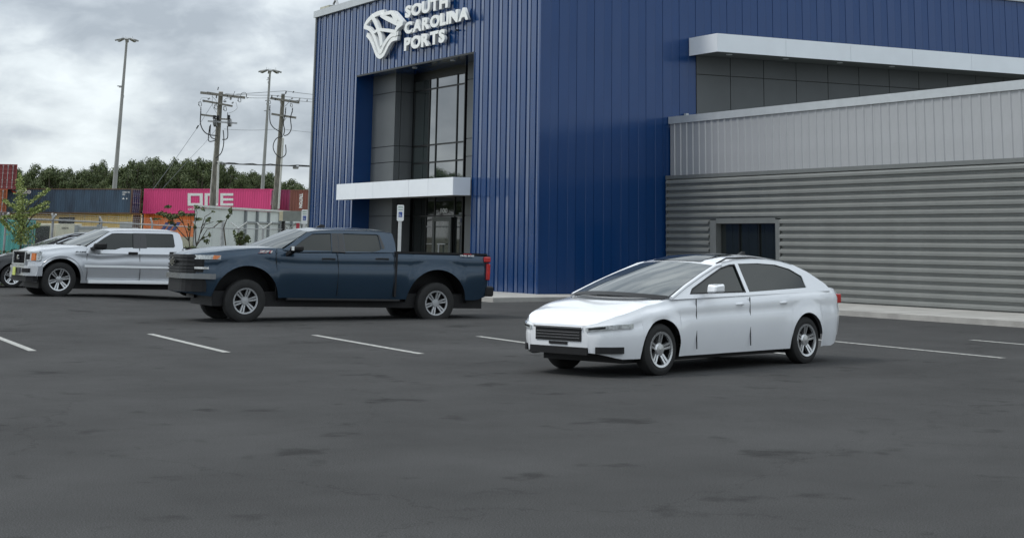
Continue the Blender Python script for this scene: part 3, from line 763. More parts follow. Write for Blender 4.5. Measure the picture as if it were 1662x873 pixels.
def decal(V, name, txt, x0, x1, yt, yb, m, bold=.03, slant=.25, hgt=None, y=None, ext=.002):
    a = V.side(x0, yb); b = V.side(x1, yb); t = V.side(x0, yt); w = abs(b[0]-a[0]); h = t[1]-a[1]
    yy = V.h+.004 if y is None else y
    me = text_mesh(txt, ext, bold)
    # reading direction as seen from the near side
    place_mesh(me, V.L(a[0], yy, a[1]), (1, 0, 0), (0, 0, 1), V.L(0, 1, 0), w, h, slant)
    return link(name, me, m, V.root)
REDP = mat('red_decal', (.5, .02, .03), .4, var=0); WHD = mat('white_decal', (.75, .75, .76), .4, var=0)
decal(V, 'off_road_badge', 'Z71', 419.5, 441, 406.3, 410, CHROME, .06, .5)
decal(V, 'badge_outline', 'Z71', 418.5, 440, 406.0, 410.6, REDP, .09, .5, y=V.h+.0005)
decal(V, 'bed_decal', 'TRAIL BOSS', 746, 769, 413.6, 416.3, WHD, .04, .3)
decal(V, 'bed_decal', '4X4', 751, 765, 411.6, 413.2, REDP, .04, .3)
# mirror
m0 = V.side(461, 400); mc = V.L(0, 0, 0)
mx0 = V.side(466, 404, 1.18)[0]; mx1 = V.side(491, 404, 1.18)[0]; mz0 = V.side(480, 409.4, 1.2)[1]; mz1 = V.side(480, 398.6, 1.2)[1]
mb = MB(); mb.add([V.L(x, y, z) for x, y, z in ((mx0+.1, 1.06, mz0), (mx1-.04, 1.08, mz0), (mx1, 1.3, mz0+.02), (mx0+.03, 1.3, mz0+.03), (mx0+.1, 1.06, mz1-.01), (mx1-.04, 1.08, mz1-.01), (mx1, 1.3, mz1), (mx0+.03, 1.3, mz1-.02))], [(0, 1, 2, 3), (4, 7, 6, 5), (0, 4, 5, 1), (1, 5, 6, 2), (2, 6, 7, 3), (3, 7, 4, 0)])
mir = mb.build('side_mirror', BLACK, V.root, bevel=.025)
mb = MB(); mb.bar(V.L((mx0+mx1)/2-.08, .93, mz0-.07), V.L((mx0+mx1)/2-.02, 1.12, mz0+.02), .1, .07); mb.build('mirror_arm', BLACK, mir)
ml = V.side(476.2, 403.6, 1.3); box('mirror_light', V.L(ml[0]-.035, 1.295, ml[1]-.035), V.L(ml[0]+.02, 1.306, ml[1]+.045), SIGNW, mir)
mb = MB(); mb.add([V.L(p[0], -p[1], p[2]) for p in ((mx0+.1, 1.06, mz0), (mx1-.04, 1.08, mz0), (mx1, 1.3, mz0+.02), (mx0+.03, 1.3, mz0+.03), (mx0+.1, 1.06, mz1-.01), (mx1-.04, 1.08, mz1-.01), (mx1, 1.3, mz1), (mx0+.03, 1.3, mz1-.02))], [(0, 1, 2, 3), (4, 7, 6, 5), (0, 4, 5, 1), (1, 5, 6, 2), (2, 6, 7, 3), (3, 7, 4, 0)])
mb.build('side_mirror', BLACK, V.root, bevel=.025)
# antenna fin on the roof
an = T(494, 371); fx = roofpts[2][0]+.15
mb = MB(); zf = roofpts[2][1]+.03
mb.add([V.L(fx-.12, -.05, zf), V.L(fx-.12, .05, zf), V.L(fx+.14, .04, zf), V.L(fx+.14, -.04, zf), V.L(fx+.05, -.01, zf+.10), V.L(fx+.05, .01, zf+.10), V.L(fx+.13, .01, zf+.09), V.L(fx+.13, -.01, zf+.09)], [(0, 3, 2, 1), (4, 5, 6, 7), (0, 1, 5, 4), (1, 2, 6, 5), (2, 3, 7, 6), (3, 0, 4, 7)])
mb.build('roof_antenna', BLACK, V.root)
# bed rail cap, bed cover, tailgate, tail lights
mb = MB(); bx0 = gx+.05
for sd_ in (1, -1): mb.box(V.L(bx0, .90*sd_, 1.452), V.L(6.12, .965*sd_, 1.492))
mb.box(V.L(bx0, -.9, 1.452), V.L(bx0+.06, .9, 1.49)); mb.box(V.L(6.06, -.9, 1.45), V.L(6.13, .9, 1.488)); mb.build('bed_rail_cap', BLACK, V.root)
box('bed_cover', V.L(bx0+.07, -.89, 1.445), V.L(6.05, .89, 1.462), BLACK, V.root)
tl0 = V.side(781.5, 417); tl1 = V.side(792, 428); tlb = V.side(790, 443)
tm = MB(); zt_, zm_, zb_ = tl0[1], V.side(786, 426.5)[1], .93
tm.box(V.L(6.03, .93, zm_+.01), V.L(6.19, 1.012, zt_)); tm.box(V.L(6.10, .90, zb_), V.L(6.19, 1.010, zm_-.02)); tm.build('tail_light', REDL, V.root, bevel=.015)
tm = MB(); tm.box(V.L(6.03, -.93, zm_+.01), V.L(6.19, -1.012, zt_)); tm.box(V.L(6.10, -.90, zb_), V.L(6.19, -1.010, zm_-.02)); tm.build('tail_light', REDL, V.root, bevel=.015)
box('tail_light_trim', V.L(6.11, .89, zt_+.0), V.L(6.18, .99, zt_+.03), BLACK, V.root)
box('tailgate', V.L(6.15, -.88, .82), V.L(6.18, .88, 1.45), DBLUE, V.root, bevel=.01)
box('rear_bumper', V.L(6.12, -.95, .58), V.L(6.32, .95, .8), BLACK, V.root, bevel=.03)
box('underbody', V.L(.1, -.8, .32), V.L(6.1, .8, .62), BLACK, V.root)
mb = MB(); mb.box(V.L(1.6, .93, .44), V.L(4.1, 1.02, .5)); mb.build('side_step', BLACK, V.root, bevel=.02)
# front: grille, bars, lamps, bumper
def F(px, py): return V.front(px, py, -.22)
g0 = nose_plate(V, S, 'grille', -.80, .80, .96, 1.325, BLACK, .03, .06, n=12)
for i, z in enumerate((1.285, 1.215, 1.125, 1.06, 1.0)):
    nose_plate(V, S, 'grille_bar', -.80, .80, z-.018, z+.018, mat('grille_bar_black', (.02, .021, .023), .4, 0, var=0, spec=.3), .055, .03, n=12, parent=g0)
bt = MB(); bw = [(-.17, -.03), (-.15, .035), (-.05, .035), (-.05, .07), (.05, .07), (.05, .035), (.17, .035), (.15, -.03), (.05, -.03), (.05, -.065), (-.05, -.065), (-.05, -.03)]
bt.slab([V.L(S['x0']-.085, y, 1.175+z) for y, z in bw], Vector(V.L(-.02, 0, 0))); bt.build('front_emblem', mat('dark_emblem', (.03, .03, .032), .15, .8, var=0), g0)
bt = MB(); bt.slab([V.L(S['x0']-.08, y*1.12, 1.175+z*1.2) for y, z in bw], Vector(V.L(-.015, 0, 0))); bt.build('emblem_rim', CHROME, g0)
hl = nose_plate(V, S, 'headlight', .80, .985, lambda y: 1.235+(y-.8)*.02, lambda y: 1.318+(y-.8)*.03, LENS, .03, .05, n=8, mirror=True)
nose_plate(V, S, 'lamp_housing', .80, .885, .98, 1.232, BLACK, .024, .05, mirror=True)
nose_plate(V, S, 'fog_lamp_bar', .80, .93, 1.045, 1.085, CHROME, .04, .03, mirror=True)
a = V.side(348.5, 413); b = V.side(359, 418)
xa = -.02; 
mb = MB(); mb.slab([V.L(.0, .975, 1.245), V.L(.09, .992, 1.245), V.L(.16, 1.0, 1.315), V.L(.02, .978, 1.32)], Vector(V.L(0, .02, 0))); mb.build('turn_signal', AMBER, V.root)
nose_plate(V, S, 'bumper_bar', -.95, .95, .85, .955, mat('bumper_satin', (.22, .23, .24), .25, .7, var=0), .09, .12, n=14)
nose_plate(V, S, 'lower_bumper', -.9, .9, .60, .85, BLACK, .02, .1, n=14)
TRK1 = V
#---------------------------------------------------------------- silver pickup
V = Veh('pickup_truck', 'silver crew cab pickup truck with black mirror parked left of the dark blue one', 'pickup truck', 65, 41.6, 32, 1.2, .2, .98, 'pickup trucks in the parking lot')
S = dict(x0=-.2, x1=5.7, bulge=.22, hwn=.97,
    sill=[(-.2, .36), (.2, .34), (5.5, .36), (5.7, .45)],
    sh=[(-.2, 1.06), (.1, 1.10), (.6, 1.17), (1.1, 1.215), (1.5, 1.16), (1.9, 1.19), (2.2, 1.235), (3.7, 1.25), (5.7, 1.25)],
    top=[(-.2, 1.07), (-.14, 1.13), (.1, 1.22), (.6, 1.275), (1.1, 1.285), (1.4, 1.22), (1.9, 1.2), (3.7, 1.2), (5.7, 1.2)],
    hw=[(-.2, .72), (-.15, .84), (-.05, .92), (.1, .96), (.3, .98), (5.4, .98), (5.7, .92)],
    arches=[(.545, .40, .535), (4.55, .40, .535)], nx=.015)
body(V, S, SILVER)
ALLOY = mat('alloy_bright', (.6, .61, .62), .25, .8, var=0)
for ax in (.545, 4.55):
    for sd_ in (1, -1): wheel(V, ax, .42, .425, .27, sd_, 6, ALLOY); well(V, ax, .40, .535, sd_)
YB_, ZB_, K = .93, 1.25, .44
def T(px, py): return V.tilt(px, py, YB_, ZB_, K)
roofpts = [T(*p) for p in ((179, 375.5), (186, 374.6), (197, 374.2), (215, 374.0), (240, 374.4), (262, 374.9), (278, 375.6), (288, 377.2))]
outer = [T(141, 400)]+roofpts+[T(292, 381), T(296, 392), T(298, 403)]
zlow = T(200, 404)[1]-.01
outer = [(outer[0][0]-.02, zlow-.12)]+outer[:-1]+[(outer[-1][0], zlow-.1)]
win1 = [T(*p) for p in ((150, 405.2), (148.8, 402), (152.5, 397.5), (170, 385.5), (181.5, 379), (188, 378.6), (216.8, 379), (217.2, 402), (197, 402.4), (187, 405.4))]
win2 = [T(*p) for p in ((237.5, 402), (235.5, 379), (277, 379.8), (281, 381), (284.2, 400), (282, 402.2))]
cabside(V, 'cab_frame', outer, [win1, win2], YB_, ZB_, K, SILVER, .04)
for wv in (win1, win2): cabside(V, 'side_window', inset(wv, -.012), [], YB_, ZB_, K, AGLASS, .008, off=-.02)
for q in (((216, 378.4), (226.9, 378.6), (227.1, 402.6), (216.2, 402.6)), ((227.2, 378.6), (236.2, 378.8), (238.2, 402.6), (227.4, 402.6))):
    cabside(V, 'pillar_cover', [T(*p) for p in q], [], YB_, ZB_, K, PILG, .012, off=.012)
roof(V, roofpts, YB_, ZB_, K, .05, SILVER, bow0=.1, bow1=-.02)
A0 = outer[0]; A1 = roofpts[0]
cross_surf(V, 'windshield', WGLASS, (A0[0]-.02, .87, ZB_), (A1[0]-.01, YB_-(A1[1]-ZB_)*K-.01, A1[1]+.005), .36, .1, .04, .04)
cross_surf(V, 'wiper_cowl', BLACK, (A0[0]-.14, .82, 1.205), (A0[0]+.0, .86, 1.235), .36, .36, .06, .03, rows_=1)
wp = MB(); wp.bar(V.L(A0[0]-.3, .2, 1.3), V.L(A0[0]-.1, .75, 1.27), .03, .025); wp.bar(V.L(A0[0]-.42, -.3, 1.31), V.L(A0[0]-.3, .2, 1.30), .03, .025); wp.build('wiper', BLACK, V.root)
R0_ = roofpts[-1]; R1_ = T(298, 402)
cross_surf(V, 'rear_window', AGLASS, (R0_[0]-.01, YB_-(R0_[1]-ZB_)*K-.02, R0_[1]), (R1_[0]-.01, .92, ZB_-.04), 0, 0, .04, .0)
for pts in (((142, 404, 415), (141.3, 415, 443)), ((227.2, 402.5, 425), (227.3, 425, 443)), ((297.5, 403, 425), (297, 425, 443))):
    mb = MB()
    for (xx, ya, yb_) in pts:
        a = V.side(xx, ya); b = V.side(xx, yb_); mb.bar(V.L(a[0], V.h*.98, a[1]), V.L(b[0], V.h*.995, b[1]), .008, .016, up=V.L(0, 1, 0))
    b0 = V.side(pts[-1][0], 443); mb.bar(V.L(b0[0], V.h*.995, b0[1]), V.L(b0[0], V.h*.97, .4), .008, .016, up=V.L(0, 1, 0)); mb.build('door_gap', BLACK, V.root)
for x0_, x1_ in ((208, 223.5), (275, 290)):
    a = V.side(x0_, 413.3); b = V.side(x1_, 409.2); slabside(V, 'door_handle', [(a[0], a[1]), (b[0], a[1]), (b[0], b[1]), (a[0], b[1])], BLACK, V.h-.02, .06, bevel=.012)
a = V.side(137, 433.8); b = V.side(298, 431.8)
slabside(V, 'side_moulding', [(a[0], a[1]), (b[0], a[1]-.0), (b[0], a[1]+.045), (a[0], a[1]+.055)], mat('bright_moulding', (.85, .87, .88), .25, 0, var=0), V.h-.012, .025, bevel=.006)
a = V.side(137, 443); slabside(V, 'side_step', [(a[0]+.1, .34), (3.7, .34), (3.7, .42), (a[0]+.1, .42)], mat('bright_moulding', (.85, .87, .88)), V.h-.02, .1, bevel=.01)
decal(V, 'fender_badge', 'F-150', 123, 139.5, 407.6, 409.6, mat('badge_dark', (.05, .05, .06), .3, .6, var=0), .05, .3)
# arch lip
for ax in (.545,):
    mb = MB(); pts = [V.L(ax-.6*math.cos(math.pi*k/20), V.h+.012, .4+.6*math.sin(math.pi*k/20)) for k in range(1, 20)]
    mb.tube(pts, .012, 6); mb.build('arch_crease', SILVER, V.root, smooth=True)
mx0 = V.side(148.5, 400, 1.15)[0]; mx1 = V.side(172.5, 400, 1.15)[0]; mz0 = V.side(160, 405.8, 1.16)[1]; mz1 = V.side(160, 394, 1.16)[1]
for sg in (1, -1):
    mb = MB(); mb.add([V.L(x, y*sg, z) for x, y, z in ((mx0+.08, 1.03, mz0), (mx1-.04, 1.05, mz0), (mx1, 1.27, mz0+.02), (mx0+.03, 1.27, mz0+.03), (mx0+.08, 1.03, mz1-.01), (mx1-.04, 1.05, mz1-.01), (mx1, 1.27, mz1), (mx0+.03, 1.27, mz1-.02))], [(0, 1, 2, 3), (4, 7, 6, 5), (0, 4, 5, 1), (1, 5, 6, 2), (2, 6, 7, 3), (3, 7, 4, 0)])
    mir = mb.build('side_mirror', BLACK, V.root, bevel=.03)
    mb = MB(); mb.bar(V.L((mx0+mx1)/2-.12, .88*sg, mz0+.02), V.L((mx0+mx1)/2-.04, 1.1*sg, mz0+.05), .12, .06); mb.build('mirror_arm', BLACK, mir)
# front
g0 = nose_plate(V, S, 'grille', -.58, .58, .80, 1.075, mat('grille_mesh_black', (.006, .006, .007), .9, var=0, spec=.05), .03, .06, n=10)
GS = mat('grille_silver', (.5, .52, .54), .25, .5, var=0)
nose_plate(V, S, 'grille_surround', -.63, .63, 1.075, 1.11, GS, .06, .06, n=10, parent=g0); nose_plate(V, S, 'grille_surround', -.63, .63, .755, .80, GS, .07, .06, n=10, parent=g0)
nose_plate(V, S, 'grille_surround', .57, .64, .80, 1.075, GS, .06, .06, n=2, parent=g0, mirror=True)
for z in (.86, .92, .98, 1.03): nose_plate(V, S, 'grille_bar', -.56, .56, z-.008, z+.008, mat('grille_mesh_bar', (.012, .012, .014), .7, var=0, spec=.1), .035, .01, n=10, parent=g0)
em = MB(); em.tube([V.L(S['x0']-.1, 0, .945), V.L(S['x0']-.05, 0, .945)], .055, 16); em.build('front_emblem', CHROME, g0)
hl = nose_plate(V, S, 'headlight', .65, .955, .86, 1.085, LENS, .035, .06, n=6, mirror=True)
nose_plate(V, S, 'lamp_reflector', .67, .79, .89, 1.03, BLACK, .055, .04, n=2, mirror=True)
nose_plate(V, S, 'lamp_chrome_bar', .65, .965, 1.06, 1.095, CHROME, .055, .04, n=6, mirror=True)
nose_plate(V, S, 'turn_signal', .845, .90, .87, 1.05, AMBER, .055, .04, n=2, mirror=True)
sl_ = MB(); sl_.slab([V.L(-.02, .945, .87), V.L(.03, .968, .88), V.L(.06, .972, 1.08), V.L(-.0, .955, 1.09)], Vector(V.L(0, .02, 0))); sl_.build('side_lens', LENS, V.root)
nose_plate(V, S, 'front_bumper', -.95, .95, .50, .74, SILVER, .09, .12, n=14)
nose_plate(V, S, 'fog_lamp_slot', .64, .84, .58, .68, BLACK, .125, .04, n=4, mirror=True)
nose_plate(V, S, 'licence_recess', -.2, .42, .55, .69, mat('recess_grey', (.04, .04, .045), .5, var=0), .12, .04, n=4)
nose_plate(V, S, 'front_tag', -.12, .12, .50, .70, mat('yellow_green_tag', (.55, .62, .15), .5, var=.1), .155, .02, n=1)
nose_plate(V, S, 'lower_bumper', -.9, .9, .36, .495, BLACK, .03, .1, n=10)
box('bed_rail_cap', V.L(3.75, .85, 1.24), V.L(5.65, .95, 1.275), BLACK, V.root); box('bed_rail_cap', V.L(3.75, -.95, 1.24), V.L(5.65, -.85, 1.275), BLACK, V.root)
box('bed_floor', V.L(3.75, -.84, 1.0), V.L(5.65, .84, 1.232), BLACK, V.root)
box('tail_light', V.L(5.58, .88, .95), V.L(5.72, .99, 1.22), REDL, V.root, bevel=.01); box('tail_light', V.L(5.58, -.99, .95), V.L(5.72, -.88, 1.22), REDL, V.root, bevel=.01)
box('rear_bumper', V.L(5.66, -.9, .42), V.L(5.86, .9, .62), SILVER, V.root, bevel=.02); box('underbody', V.L(.1, -.75, .2), V.L(5.5, .75, .48), BLACK, V.root)
#---------------------------------------------------------------- sedans
def sedan(name, label, group, anchor, depth, th, gz, pm, sunroof, H=1.45, W2=.92, wb=.84, pitch=0):
    V = Veh(name, label, 'car', anchor, depth, th, pitch, gz, W2, group)
    k = H/1.45
    S = dict(x0=-.35, x1=4.85, bulge=.42, hwn=.9,
        sill=[(-.35, .3), (0, .22), (4.5, .22), (4.85, .35)],
        sh=[(-.35, .62*k), (-.1, .72*k), (.4, .84*k), (1.1, .93*k), (2.2, .96*k), (3.9, 1.0*k), (4.5, 1.0*k), (4.85, .95*k)],
        top=[(-.35, .63*k), (-.25, .70*k), (0, .80*k), (.5, .92*k), (.8, .975*k), (1.3, .98*k), (3.9, 1.03*k), (4.5, 1.06*k), (4.85, .98*k)],
        hw=[(-.35, .5), (-.28, .66), (-.15, .78), (.0, .85), (.25, .9), (.6, W2), (4.1, W2), (4.6, .88), (4.85, .74)],
        arches=[(.62, .33, .37), (3.8, .33, .37)])
    body(V, S, pm)
    for ax in (.62, 3.8):
        for sd_ in (1, -1): wheel(V, ax, .32, .325, .22, sd_, 5, ALLOY, w=.2); well(V, ax, .33, .37, sd_)
    yb, zb, K = W2*.955, .96*k, .46
    rp = [(1.98, 1.345*k), (2.15, 1.385*k), (2.45, 1.422*k), (2.85, 1.438*k), (3.2, 1.43*k), (3.5, 1.40*k), (3.75, 1.352*k)]
    outer = [(wb, .95*k), (lerp(wb, 1.98, .32), 1.09*k), (lerp(wb, 1.98, .66), 1.22*k)]+rp+[(4.05, 1.25*k), (4.38, 1.08*k), (4.48, .98*k), (wb, .93*k)]
    w1 = [(wb+.4, .99*k), (wb+.48, 1.06*k), (lerp(wb, 1.98, .8), 1.21*k), (2.1, 1.325*k), (2.3, 1.36*k), (2.42, 1.365*k), (2.45, .995*k)]
    w2 = [(2.53, .995*k), (2.50, 1.368*k), (2.95, 1.372*k), (3.35, 1.35*k), (3.65, 1.29*k), (3.88, 1.19*k), (3.9, 1.03*k)]
    cabside(V, 'cab_frame', outer, [w1, w2], yb, zb, K, pm, .04)
    for w_ in (w1, w2): cabside(V, 'side_window', inset(w_, -.012), [], yb, zb, K, AGLASS, .008, off=-.015)
    cabside(V, 'window_trim', w1, [inset(w1, .018)], yb, zb, K, BLACK if pm is WHITEC else CHROME, .006, off=.005)
    roof(V, rp, yb, zb, K, .055*k, pm, bow0=.14, bow1=-.12)
    yr = lambda z: yb-(z-zb)*K
    cross_surf(V, 'windshield', WGLASS, (wb-.02, yr(.96*k)-.03, .965*k), (1.975, yr(1.345*k)-.012, 1.348*k), .22, .09, .04, .045*k, bulge=.02)
    for sg in (1, -1):
        mb = MB(); mb.tube([V.L(x, sg*(yr(z)-.005), z-.004) for x, z in ((wb, .95*k), (lerp(wb, 1.98, .32), 1.09*k), (lerp(wb, 1.98, .66), 1.22*k), (1.98, 1.34*k), (2.12, 1.36*k))], .026, 8); mb.build('pillar', pm, V.root, smooth=True)
    cross_surf(V, 'wiper_cowl', BLACK, (wb-.12, yr(.96*k)-.06, .93*k), (wb, yr(.96*k)-.04, .975*k), .32, .32, .05, .045, rows_=1)
    cross_surf(V, 'rear_window', AGLASS, (3.76, yr(1.35*k)-.012, 1.352*k), (4.40, yr(1.05*k)-.03, 1.07*k), -.12, -.2, .04, .03)
    if sunroof:
        rows = []
        for i in range(9):
            t = i/8; x = lerp(2.08, 2.78, t); row = []
            z = pw(rp, x)
            for u in (-.62, -.4, -.2, 0, .2, .4, .62):
                y = (yr(z)+.012)*u; tt = (x-1.98)/1.77; row.append(V.L(x-lerp(.14, -.12, tt)*(1-u*u), y, z+.055*k*(1-abs(u)**2.2)*min(1, 3*min(tt+.12, 1-tt+.15))+.012))
            rows.append(row)
        MB().grid(rows).build('sunroof', AGLASS, V.root, smooth=True)
    mb = MB(); mb.tube([V.L(2.05, yr(1.37*k)-.02, 1.372*k), V.L(2.3, yr(1.43*k)-.02, 1.44*k), V.L(2.85, yr(1.438*k)-.02, 1.45*k), V.L(3.6, yr(1.38*k)-.02, 1.392*k)], .012, 6); mb.build('roof_rail', BLACK, V.root)
    zf = 1.475*k
    mb = MB(); mb.add([V.L(3.35, -.04, zf-.02), V.L(3.35, .04, zf-.02), V.L(3.55, .03, zf-.04), V.L(3.55, -.03, zf-.04), V.L(3.49, -.01, zf+.05), V.L(3.49, .01, zf+.05), V.L(3.55, .01, zf+.05), V.L(3.55, -.01, zf+.05)], [(0, 3, 2, 1), (4, 5, 6, 7), (0, 1, 5, 4), (1, 2, 6, 5), (2, 3, 7, 6), (3, 0, 4, 7)]); mb.build('roof_antenna', BLACK, V.root)
    for sg in (1, -1):
        mb = MB(); mb.add([V.L(x, y*sg, z) for x, y, z in ((1.5, .93, 1.0*k), (1.66, .93, 1.0*k), (1.7, 1.1, 1.01*k), (1.48, 1.1, 1.01*k), (1.52, .93, 1.11*k), (1.66, .93, 1.12*k), (1.7, 1.1, 1.12*k), (1.5, 1.1, 1.1*k))], [(0, 1, 2, 3), (4, 7, 6, 5), (0, 4, 5, 1), (1, 5, 6, 2), (2, 6, 7, 3), (3, 7, 4, 0)]); mb.build('side_mirror', pm, V.root, bevel=.02)
    nose_plate(V, S, 'grille_surround', -.42, .42, .585*k, .605*k, CHROME, .03, .03)
    g_ = nose_plate(V, S, 'grille', -.40, .40, .43*k, .585*k, BLACK, .012, .05)
    for z_ in (.465, .50, .535): nose_plate(V, S, 'grille_bar', -.38, .38, z_*k, (z_+.008)*k, CHROME, .02, .02, parent=g_)
    nose_plate(V, S, 'headlight', .48, .86, lambda y: (.555+(y-.48)*.10)*k, lambda y: (.60+(y-.48)*.13)*k, LENS, .016, .05, mirror=True)
    nose_plate(V, S, 'lamp_reflector', .52, .70, lambda y: (.57+(y-.48)*.10)*k, lambda y: (.59+(y-.48)*.12)*k, BLACK, .022, .03, mirror=True)
    nose_plate(V, S, 'lower_intake', -.5, .5, .27*k, .36*k, BLACK, .012, .05)
    nose_plate(V, S, 'fog_pocket', .6, .82, .29*k, .37*k, BLACK, .012, .05, mirror=True)
    nose_plate(V, S, 'plate_recess', -.16, .16, .385*k, .42*k, BLACK, .014, .03)
    for x_ in (1.32, 2.48):
        mb = MB(); mb.bar(V.L(x_, W2*.985, .93*k), V.L(x_, W2*.99, .3), .008, .012, up=V.L(0, 1, 0)); mb.build('door_gap', BLACK, V.root)
    for x_ in (2.25, 3.25): mb = MB(); mb.tube([V.L(x_-.09, W2*.98, .84*k), V.L(x_, W2+.02, .845*k), V.L(x_+.09, W2*.98, .84*k)], .014, 6); mb.build('door_handle', pm, V.root)
    box('tail_light', V.L(4.65, .6, .8*k), V.L(4.83, .80, .93*k), REDL, V.root, bevel=.01); box('tail_light', V.L(4.65, -.80, .8*k), V.L(4.83, -.6, .93*k), REDL, V.root, bevel=.01)
    box('underbody', V.L(.1, -.7, .16), V.L(4.3, .7, .35), BLACK, V.root)
    return V
VS = sedan('sedan_car', 'white sedan with dark sunroof parked in front of the grey wing', 'cars in the parking lot', 1024, 21.2, 47, 0, WHITEC, True, H=1.46)
VD = sedan('sedan_car', 'dark grey sedan half hidden behind the silver pickup truck', 'cars in the parking lot', -12, 48.2, 20, .2, DKCAR, False, H=1.54, W2=.92, wb=1.08)
#SECTION signs
def small_sign(px, ytop, ybot, wpx, depth, ypost, label):
    c = at(px, ytop, depth); b = at(px, ybot, depth); H = c.z-b.z
    ang = math.radians(14)
    n = (-FH*math.cos(ang)+RH*math.sin(ang)); r = UZ.cross(n)*1.0; r = Vector((-n.y, n.x, 0)); 
    if r.dot(RH) < 0: r = -r
    w = wpx/FL*depth/abs(r.dot(RH)); 
    root = empty('parking_sign', (c.x, c.y, 0), label, 'sign', 'accessible parking signs')
    def P(a, z, o): q = Vector((c.x, c.y, 0))+r*a+UZ*z+n*o-root.location; return q
    g = gz_(c.x, c.y)
    mb = MB(); mb.bar(P(0, g-.1, -.03), P(0, c.z-.05, -.03), .09, .05, up=n); mb.build('post', mat('post_white', (.62, .63, .62), .5, var=.08), root)
    mb = MB()
    pts = []
    z0, z1 = b.z, c.z; k = .02
    for a, z in ((-w/2+k, z0), (w/2-k, z0), (w/2, z0+k), (w/2, z1-k), (w/2-k, z1), (-w/2+k, z1), (-w/2, z1-k), (-w/2, z0+k)): pts.append(P(a, z, 0))
    mb.slab(pts, n*.006); pl = mb.build('plate', SIGNW, root)
    SB = mat('sign_blue', (.02, .07, .32), .4, var=0); SG = mat('sign_green', (.06, .22, .12), .4, var=0)
    h = z1-z0
    mb = MB(); mb.slab([P(-w*.27, z0+h*.24, .007), P(w*.27, z0+h*.24, .007), P(w*.27, z0+h*.56, .007), P(-w*.27, z0+h*.56, .007)], n*.002); mb.build('blue_square', SB, pl)
    lettering('lettering', 'RESERVED', P(-w*.36, z0+h*.82, .007), r, UZ, n, w*.72, h*.075, SG, pl, .001, .02)
    lettering('lettering', 'PARKING', P(-w*.32, z0+h*.66, .007), r, UZ, n, w*.64, h*.07, SG, pl, .001, .02)
    # wheelchair symbol
    mb = MB(); cx0, cz0 = -.02*w/.3, z0+h*.345; R_ = w*.13
    ring_ = [P(cx0+R_*math.cos(t), cz0+R_*math.sin(t), .0105) for t in [math.radians(a_) for a_ in range(120, 400, 20)]]
    mb.tube(ring_, w*.022, 5); mb.tube([P(cx0-R_*.2, cz0+R_*1.7, .0105), P(cx0, cz0+R_*.3, .0105), P(cx0+R_*.9, cz0+R_*.25, .0105), P(cx0+R_*1.5, cz0-R_*.8, .0105)], w*.024, 5)
    mb.tube([P(cx0-R_*.25, cz0+R_*1.9, .0105), P(cx0-R_*.25, cz0+R_*2.35, .0105)], w*.04, 6); mb.build('wheelchair_symbol', SIGNW, pl)
small_sign(650.3, 332.6, 358.8, 10.8, 48, 408, 'white and blue accessible parking sign in front of the glass entrance')
small_sign(494.7, 340.3, 363.5, 9.4, 60, 372, 'white and blue accessible parking sign at the left edge of the blue building')
